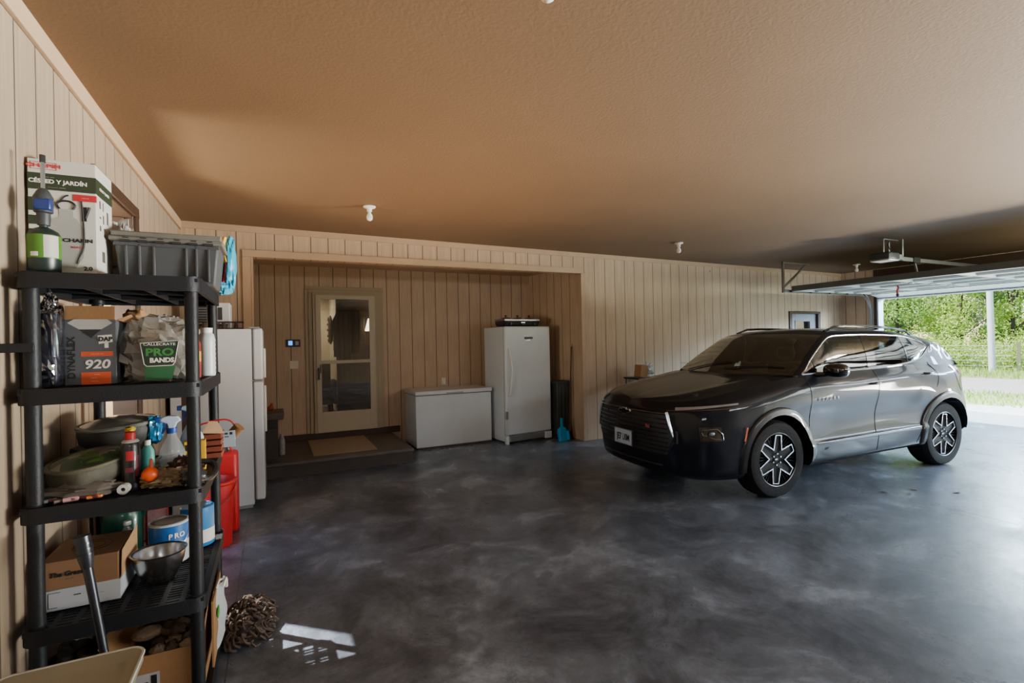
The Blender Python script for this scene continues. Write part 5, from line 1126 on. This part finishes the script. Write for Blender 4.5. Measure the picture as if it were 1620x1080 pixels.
    # tail lamps
    P=[[hit((3.30+.16*u,s*.93,1.175-.08*v+.02*(1-u)),(0,-s,0),.004) for u in np.linspace(0,1,10)] for v in np.linspace(0,1,5)]
    obj('tail_lamp',G().grid(P),M('tail lamp red','c23a4a',.2,coat=1),car,ang=70)
    P=[[hit((3.8,s*(.30+.55*u),1.16-.07*v),(-1,0,0),.004) for u in np.linspace(0,1,12)] for v in np.linspace(0,1,4)]
    obj('tail_lamp_inner',G().grid(P),M('tail lamp red','c23a4a',.2,coat=1),car,ang=70)
g=G()
sp=[[(3.22-.02*abs(v)+.16*u-( .10*(v*v)-.10)*1.0,.60*v,F(T_cz,3.2)-.03*v*v*1.5-.045*u-.0) for v in np.linspace(-1,1,15)] for u in (0,.5,1)]
g.grid(sp); g.grid([[(p[0],p[1],p[2]-.03) for p in r] for r in sp]); g.grid([sp[2],[(p[0]-.02,p[1],p[2]-.03) for p in sp[2]]]); obj('spoiler',g,CBLK,car,ang=60)
for s in (-1,1): obj('spoiler_fin',G().prism([(3.12,1.52),(3.30,1.50),(3.40,1.36),(3.33,1.33),(3.2,1.46)],'y',s*.655,s*.675),CBLK,car,bevel=.006)
# emblem, badges, plate
e=[(-.11,.0),(-.085,.022),(-.035,.022),(-.03,.036),(.03,.036),(.035,.022),(.085,.022),(.11,0),(.085,-.022),(.035,-.022),(.03,-.036),(-.03,-.036),(-.035,-.022),(-.085,-.022)]
bx_=frontpt(0,.852,0)[0]
obj('emblem_border',G().prism([(y,z+.852) for y,z in e],'x',bx_-.022,bx_),chrome,car,bevel=.002); obj('emblem',G().prism([(y*.84,z*.74+.852) for y,z in e],'x',bx_-.026,bx_-.02),CBLK,car)
PX=bx_-.035
pl=obj('license_plate',G().box(PX-.004,PX,-.155,.155,.495,.655),M('plate white','b9c2cb',.4),car,bevel=.002)
obj('plate_frame',G().tube([(PX-.004,-.155,.495),(PX-.004,.155,.495),(PX-.004,.155,.655),(PX-.004,-.155,.655)],.006,5,closed=True),M('plate frame dark','5e6670',.4),pl)
obj('plate_mount',G().box(PX,PX+.06,-.15,.15,.50,.65),CMAT,pl)
txt=text('lettering','JE7 U0M',.098,M('plate navy','1d2836',.4),pl,(PX-.006,0,.568),(R(90),0,R(-90)),xs=.66,bold=.002)
p=frontpt(-.36,.735,.012)
text('sport_badge','RS',.045,M('badge red white','c05a58',.3,.3),car,(p[0]-.006,-.36,.735),(R(90),0,R(-90)),xs=1.3,ext=.003,bold=.002)
its=[]
for k,ch in enumerate('BLAZER'):
    p=sidept(.66+k*.062,.955,-1,.003); its.append(text('a',ch,.042,blackg,car,tuple(p),(R(90),0,0),xs=1.2,ext=.002,bold=.0015))
join_text('door_lettering',its,car)
# cowl, wipers, lower intake line
cw=[[(.44-.2*(1-(v)**2)+dx,.80*v,F(T_cz,.44)+.002+dz+(-.01*v*v)) for v in np.linspace(-1,1,21)] for dx,dz in ((-.035,-.012),(.02,.004))]
obj('cowl_panel',G().grid(cw),CMAT,car); 
for a,b in (((.30,.55),(.40,-.05)),((.28,-.05),(.47,-.70))):
    q=[hit((a[0]+(b[0]-a[0])*t+.03,a[1]+(b[1]-a[1])*t,1.3),(0,0,-1),.012) for t in np.linspace(0,1,8)]
    obj('wiper',G().tube(q,.007,6),CMAT,car)
obj('air_dam_line',G().tube([ff(y,.36,.006) for y in np.linspace(-.5,.5,24)],.008,6),M('fascia accent','4a4d52',.3,.8),car)
# cabin
tr=M('cabin trim dark','2a2622',.8); st=M('seat leather dark','1f1c1a',.6)
obj('dashboard',G().prism([(.50,.9),(.36,1.12),(.46,1.17),(.80,1.19),(.95,1.12),(.98,.9)],'y',-.80,.80),tr,car,bevel=.02)
obj('cabin_floor',G().box(.55,3.3,-.80,.80,.40,.46),tr,car); obj('door_panel',G().box(.6,3.0,-.86,-.82,.46,1.19).box(.6,3.0,.82,.86,.46,1.19),tr,car,bevel=.01)
for s in (-1,1):
    obj('front_seat',G().box(1.35,1.85,s*.40-.25,s*.40+.25,.55,.75).box(1.80,1.98,s*.40-.24,s*.40+.24,.7,1.26),st,car,bevel=.05)
    obj('headrest',G().box(1.86,1.96,s*.40-.12,s*.40+.12,1.30,1.47),st,car,bevel=.04)
obj('rear_seat',G().box(2.35,2.85,-.68,.68,.55,.78).box(2.80,2.95,-.68,.68,.7,1.25),st,car,bevel=.05)
obj('steering_wheel',G().tube([(1.08+.06*math.sin(a),-.40+.18*math.cos(a),1.06+.18*math.sin(a)) for a in np.linspace(0,2*PI,33)[:-1]],.014,8,closed=True).box(1.07,1.10,-.55,-.25,1.04,1.08),CMAT,car)
obj('rear_view_mirror',lumpy((1.0,0,1.53),(.02,.11,.035),1,0,nu=16,nv=10,power=.6),CMAT,car)

# ---------------------------------------------------------------- outdoors
def leaf_mat(name,c1,c2,tr=.35):
    m=bpy.data.materials.new(name); m.use_nodes=True; nt=m.node_tree; b=nt.nodes['Principled BSDF']; out=nt.nodes['Material Output']
    g=nt.nodes.new('ShaderNodeNewGeometry'); mx=nt.nodes.new('ShaderNodeMixRGB'); nt.links.new(g.outputs['Random Per Island'],mx.inputs[0]); mx.inputs[1].default_value=srgb(c1); mx.inputs[2].default_value=srgb(c2)
    nt.links.new(mx.outputs[0],b.inputs['Base Color']); b.inputs['Roughness'].default_value=.5
    t=nt.nodes.new('ShaderNodeBsdfTranslucent'); nt.links.new(mx.outputs[0],t.inputs[0]); ms=nt.nodes.new('ShaderNodeMixShader'); ms.inputs[0].default_value=tr
    nt.links.new(b.outputs[0],ms.inputs[1]); nt.links.new(t.outputs[0],ms.inputs[2]); nt.links.new(ms.outputs[0],out.inputs[0]); return m
LM=[leaf_mat('bright leaves','7fa83c','d3e27a',.45),leaf_mat('mid leaves','649445','b0cf72',.45),leaf_mat('grey green leaves','93a888','cfd8bd',.45)]
bark=M('bark','6f675c',.9,var=.3,scale=8,bump=.5); bark2=M('pale bark','9d988c',.9,var=.3,scale=8)
def crown(seed,h0,h1,rad,n,size):
    rs=np.random.RandomState(seed); cl=[]
    for k in range(26):
        z=rs.uniform(h0,h1); rr_=rad*(.35+.65*math.sin(PI*min(1,(z-h0+1.2)/(h1-h0+1.5)))); a=rs.uniform(0,2*PI); q=rr_*math.sqrt(rs.uniform(.05,1))
        cl.append((q*math.cos(a),q*math.sin(a),z,rs.uniform(.55,1.15)))
    vs=[];fs=[]
    for k in range(n):
        c=cl[rs.randint(len(cl))]; d=rs.normal(size=3); d/=np.linalg.norm(d); r_=c[3]*rs.uniform(.45,1.0)
        p=np.array(c[:3])+d*r_*np.array([1,1,.75]); nrm=rs.normal(size=3)+d*1.0+np.array([0,0,.6]); nrm/=np.linalg.norm(nrm)
        a=np.cross(nrm,rs.normal(size=3)); a/=np.linalg.norm(a); b=np.cross(nrm,a); s=size*rs.uniform(.6,1.3)
        o=len(vs); vs+=[tuple(p-a*s),tuple(p-b*s*.55),tuple(p+a*s),tuple(p+b*s*.55)]; fs.append((o,o+1,o+2,o+3))
    g=G(); g.v=vs; g.f=fs; g.m=[0]*len(fs); return g,cl
def make_tree(seed,kind,h0,h1,rad,n,size,label,grp):
    t=thing('tree',label,'tree',(0,0,0),0,grp); g,cl=crown(seed,h0,h1,rad,n,size); obj('foliage',g,LM[kind],t,smooth=False,fixn=False)
    tg=G().tube(smoothpts([(0,0,-.1),(.08,.05,h1*.3),(-.05,.1,h1*.6),(0,0,h1*.9)],4),[.10-.07*i/12 for i in range(13)],8)
    for c in cl[:16]: tg.tube(smoothpts([(0,0,max(.8,c[2]*.55)),(c[0]*.5,c[1]*.5,c[2]*.8),(c[0],c[1],c[2])],3),[.035-.004*i for i in range(7)],5)
    obj('trunk',tg,bark2 if kind==2 else bark,t); return t
LB=['bright yellow-green tree beyond the fence','mid green tree beyond the fence','grey-green loose tree beyond the fence']
protos=[make_tree(1,0,.9,8.5,2.6,20000,.058,LB[0],'bright green trees beyond the fence'),make_tree(2,1,.7,9.5,2.6,20000,.058,LB[1],'mid green trees beyond the fence'),make_tree(3,2,.9,8.5,2.4,13000,.05,LB[2],'grey-green trees beyond the fence')]
def dup(root,loc,rz,s=1):
    r=root.copy(); COL.objects.link(r); r.location=loc; r.rotation_euler=(0,0,rz); r.scale=(s,s,s)
    for ch in list(root.children):
        c=ch.copy(); COL.objects.link(c); c.parent=r
    return r
random.seed(11)
spots=[(30.0,12.0,0),(30.5,15.0,1),(29.8,17.6,0),(31.3,13.6,2),(30.0,10.2,1),(31.5,8.3,0),(30.4,19.8,2),(29.8,6.0,1),(33.5,11.2,2),(34.0,14.2,1),(34.0,17.5,0),(33.5,20.5,1),(34.5,8.6,1),(35.5,5.5,0),
       (37.0,12.5,0),(37.5,16.0,1),(37.5,19.5,1),(38.0,9.3,1),(38,23,0),(34,23.5,1),(33,3.5,1),(24,24.5,0),(20,22,1),(27,23,1),(16,21,0),(22.5,27,2)]
for i,(x,y,k) in enumerate(spots):
    if i in (0,1,3): o=protos[k]; o.location=(x,y,0); o.rotation_euler=(0,0,U(0,6))
    else: dup(protos[k],(x,y,0),U(0,6),U(.85,1.2))
# low brush along the fence
def bush(x,y,s,k,lab):
    g,cl=crown(50+k,.15,1.2,.9,3500,.045); 
    t=thing('bush',lab,'bush',(x,y,0),U(0,6),'low bushes along the fence'); t.scale=(s,s,s); obj('foliage',g,LM[k%3],t,smooth=False,fixn=False); obj('stem',G().tube([(0,0,0),(0,0,1)],.02),bark,t); return t
bp=bush(28.3,11.3,1.0,0,'low leafy bush behind the wire fence')
for x,y,s in ((28.6,12.8,1.2),(28.3,14.4,1.0),(28.4,9.6,1.0),(28.6,8.2,1.2),(28.5,16,1.1),(28.6,6.6,1)): dup(bp,(x,y,0),U(0,6),s)
# fence
for k,(y,lb) in enumerate(((11.6,'wooden fence post at the car\'s tail'),(8.95,'wooden fence post at the right picture edge'),(14.3,'wooden fence post hidden behind the car'),(6.3,'wooden fence post beyond the right picture edge'))):
    at('fence_post',G().tube([(0,0,-.1),(0,0,1.18)],.055,10),M('fence wood','b1a48a',.8),lb,'fence post',(26.9,y,0))
t=thing('wire_fence','wire fence strung between wooden posts before the trees','fence',(26.9,10,0)); g=G()
for z in (.2,.42,.64,.86,1.05): g.tube([(0,-12,z),(0,10,z)],.005,4)
obj('wire',g,M('wire','c2c6c0',.4,.6),t,smooth=False)
t=thing('utility_pole','tall pale utility pole before the trees outside','pole',(26.3,9.55,0))
obj('pole_shaft',G().tube([(0,0,-.1),(-.10,.05,8)],[.115,.09],14),M('pale pole','c7cdd2',.7,var=.08,scale=3),t); obj('crossbar',G().box(-.6,.4,-.05,.05,7.4,7.5),bark,t)
# grass
random.seed(4); g=G()
for k in range(7000):
    x=U(14.4,17.6) if k%2 else U(23.0,27.5); y=U(2,15); h=U(.03,.10) if k%2 else U(.05,.22); a=U(0,PI); c,s_=math.cos(a)*.02,math.sin(a)*.02
    g.add([(x-c,y-s_,-.03),(x+c,y+s_,-.03),(x+U(-.04,.04),y+U(-.04,.04),h)],[(0,1,2)])
tag(obj('grass',g,leaf_mat('grass blades','7fa347','bccf72',.3),smooth=False,fixn=False),'short green grass growing in strips across the gravel yard','grass',kind='stuff')
# debris by the rear wheel
for k,(x,y) in enumerate(((5.75,2.75),(5.95,2.80),(5.6,2.9),(6.2,2.55))):
    at('dry_leaf',G().add([(-.05,0,.003),(0,-.02,.008),(.05,.0,.004),(.0,.025,.010)],[(0,1,2,3)]),M('dry leaf','4a3a24',.8),'small dry leaf on the floor under the car','leaf',(x,y,0),k,group='dry leaves under the car',smooth=False)

# ---------------------------------------------------------------- light
w=bpy.data.worlds.new('sky'); sc.world=w; w.use_nodes=True; nt=w.node_tree; bgn=nt.nodes['Background']
sk=nt.nodes.new('ShaderNodeTexSky'); sk.sky_type='NISHITA'; sk.sun_disc=False; sk.sun_elevation=R(50); sk.sun_rotation=R(40); sk.air_density=1.2; sk.dust_density=.6; sk.ozone_density=1.5
nt.links.new(sk.outputs[0],bgn.inputs[0]); bgn.inputs[1].default_value=SKY_S if 'SKY_S' in globals() else .30
def lamp(name,kind,loc,energy,col=(1,1,1),d=None,**k):
    l=bpy.data.lights.new(name,kind); l.energy=energy; l.color=col
    for a,b in k.items(): setattr(l,a,b)
    o=bpy.data.objects.new(name,l); COL.objects.link(o); o.location=loc
    if d is not None: o.rotation_euler=Vector(d).to_track_quat('-Z','Y').to_euler()
    return o
lamp('sun','SUN',(0,0,20),9.0,(1,.96,.90),(.437,-.401,-.80),angle=R(.6))
# added area lamps outside, boosting sky light through the two overhead doors
lamp('door_sky_fill','AREA',(16.5,3.0,4.2),1800,(.62,.81,1),(-1,.15,-.22),shape='RECTANGLE',size=6,size_y=2)
lamp('door_sky_fill','AREA',(16.5,-3.5,4.2),1800,(.62,.81,1),(-1,.35,-.22),shape='RECTANGLE',size=6,size_y=2)
lamp('door_sky_fill','AREA',(13.2,3.5,4.6),700,(.56,.77,1),(-1,0,-.62),shape='RECTANGLE',size=5,size_y=2.5)
lamp('gravel_bounce_fill','AREA',(13.0,-2.0,.3),640,(1,.98,.90),(-1,.30,.50),shape='RECTANGLE',size=5,size_y=.6,spread=R(56))  # added upward lamp standing in for light bounced off the gravel
lamp('door_top_fill','AREA',(9.9,1.3,2.72),38,(.95,1,.78),(-.1,1,.12),shape='RECTANGLE',size=2.4,size_y=.25)  # unseen lamp added to brighten the gap above the open door
# added fill lamps under the ceiling behind the camera
lamp('rear_fill','AREA',(.15,-4.4,2.98),48,(.93,.96,1),(.2,.35,-1),shape='RECTANGLE',size=1.6,size_y=1)
lamp('rear_fill','AREA',(6.5,-3.2,2.94),150,(.92,.96,1),(0,.25,-1),shape='RECTANGLE',size=3,size_y=1.2)
lamp('hall_fill','AREA',(.5,10.9,2.5),5,(1,.88,.68),(.2,0,-1),shape='DISK',size=.6)  # added lamp to brighten the cream hall wall
lamp('porch_fill','AREA',(-1.7,3.9,1.6),45,(1,.9,.72),(.1,.8,.8),shape='DISK',size=.5)  # added lamp lighting the porch wall and soffit, no fixture there
lamp('warm_bounce_fill','AREA',(1.3,4.3,.3),26,(1,.58,.28),(-.05,-.1,1),shape='DISK',size=2.6,spread=R(140))  # added warm lamp imitating sunlight bounced up from the floor

cd=bpy.data.cameras.new('camera'); cam=bpy.data.objects.new('camera',cd); COL.objects.link(cam); sc.camera=cam
cd.sensor_width=36; cd.lens=782/1620*36; cd.clip_start=.05; cd.clip_end=400
yaw=R(25.9); th=.0201
fwd=Vector((math.sin(yaw),math.cos(yaw),0)); rt=Vector((math.cos(yaw),-math.sin(yaw),0)); up=Vector((0,0,1))
r2_=rt*math.cos(th)-(-up)*math.sin(th)*-1 if False else rt*math.cos(th)+up*(-math.sin(th))
u2_=up*math.cos(th)+rt*math.sin(th)
cam.matrix_world=Matrix((( r2_.x,u2_.x,-fwd.x,0),(r2_.y,u2_.y,-fwd.y,0),(r2_.z,u2_.z,-fwd.z,1.62),(0,0,0,1)))
sc.view_settings.view_transform='AgX'; sc.view_settings.look='AgX - Base Contrast'; sc.view_settings.exposure=1.08
sc.cycles.use_denoising=True; sc.cycles.max_bounces=10; sc.cycles.diffuse_bounces=6; sc.cycles.glossy_bounces=4; sc.cycles.transparent_max_bounces=12; sc.cycles.sample_clamp_indirect=6; sc.cycles.caustics_reflective=False; sc.cycles.caustics_refractive=False
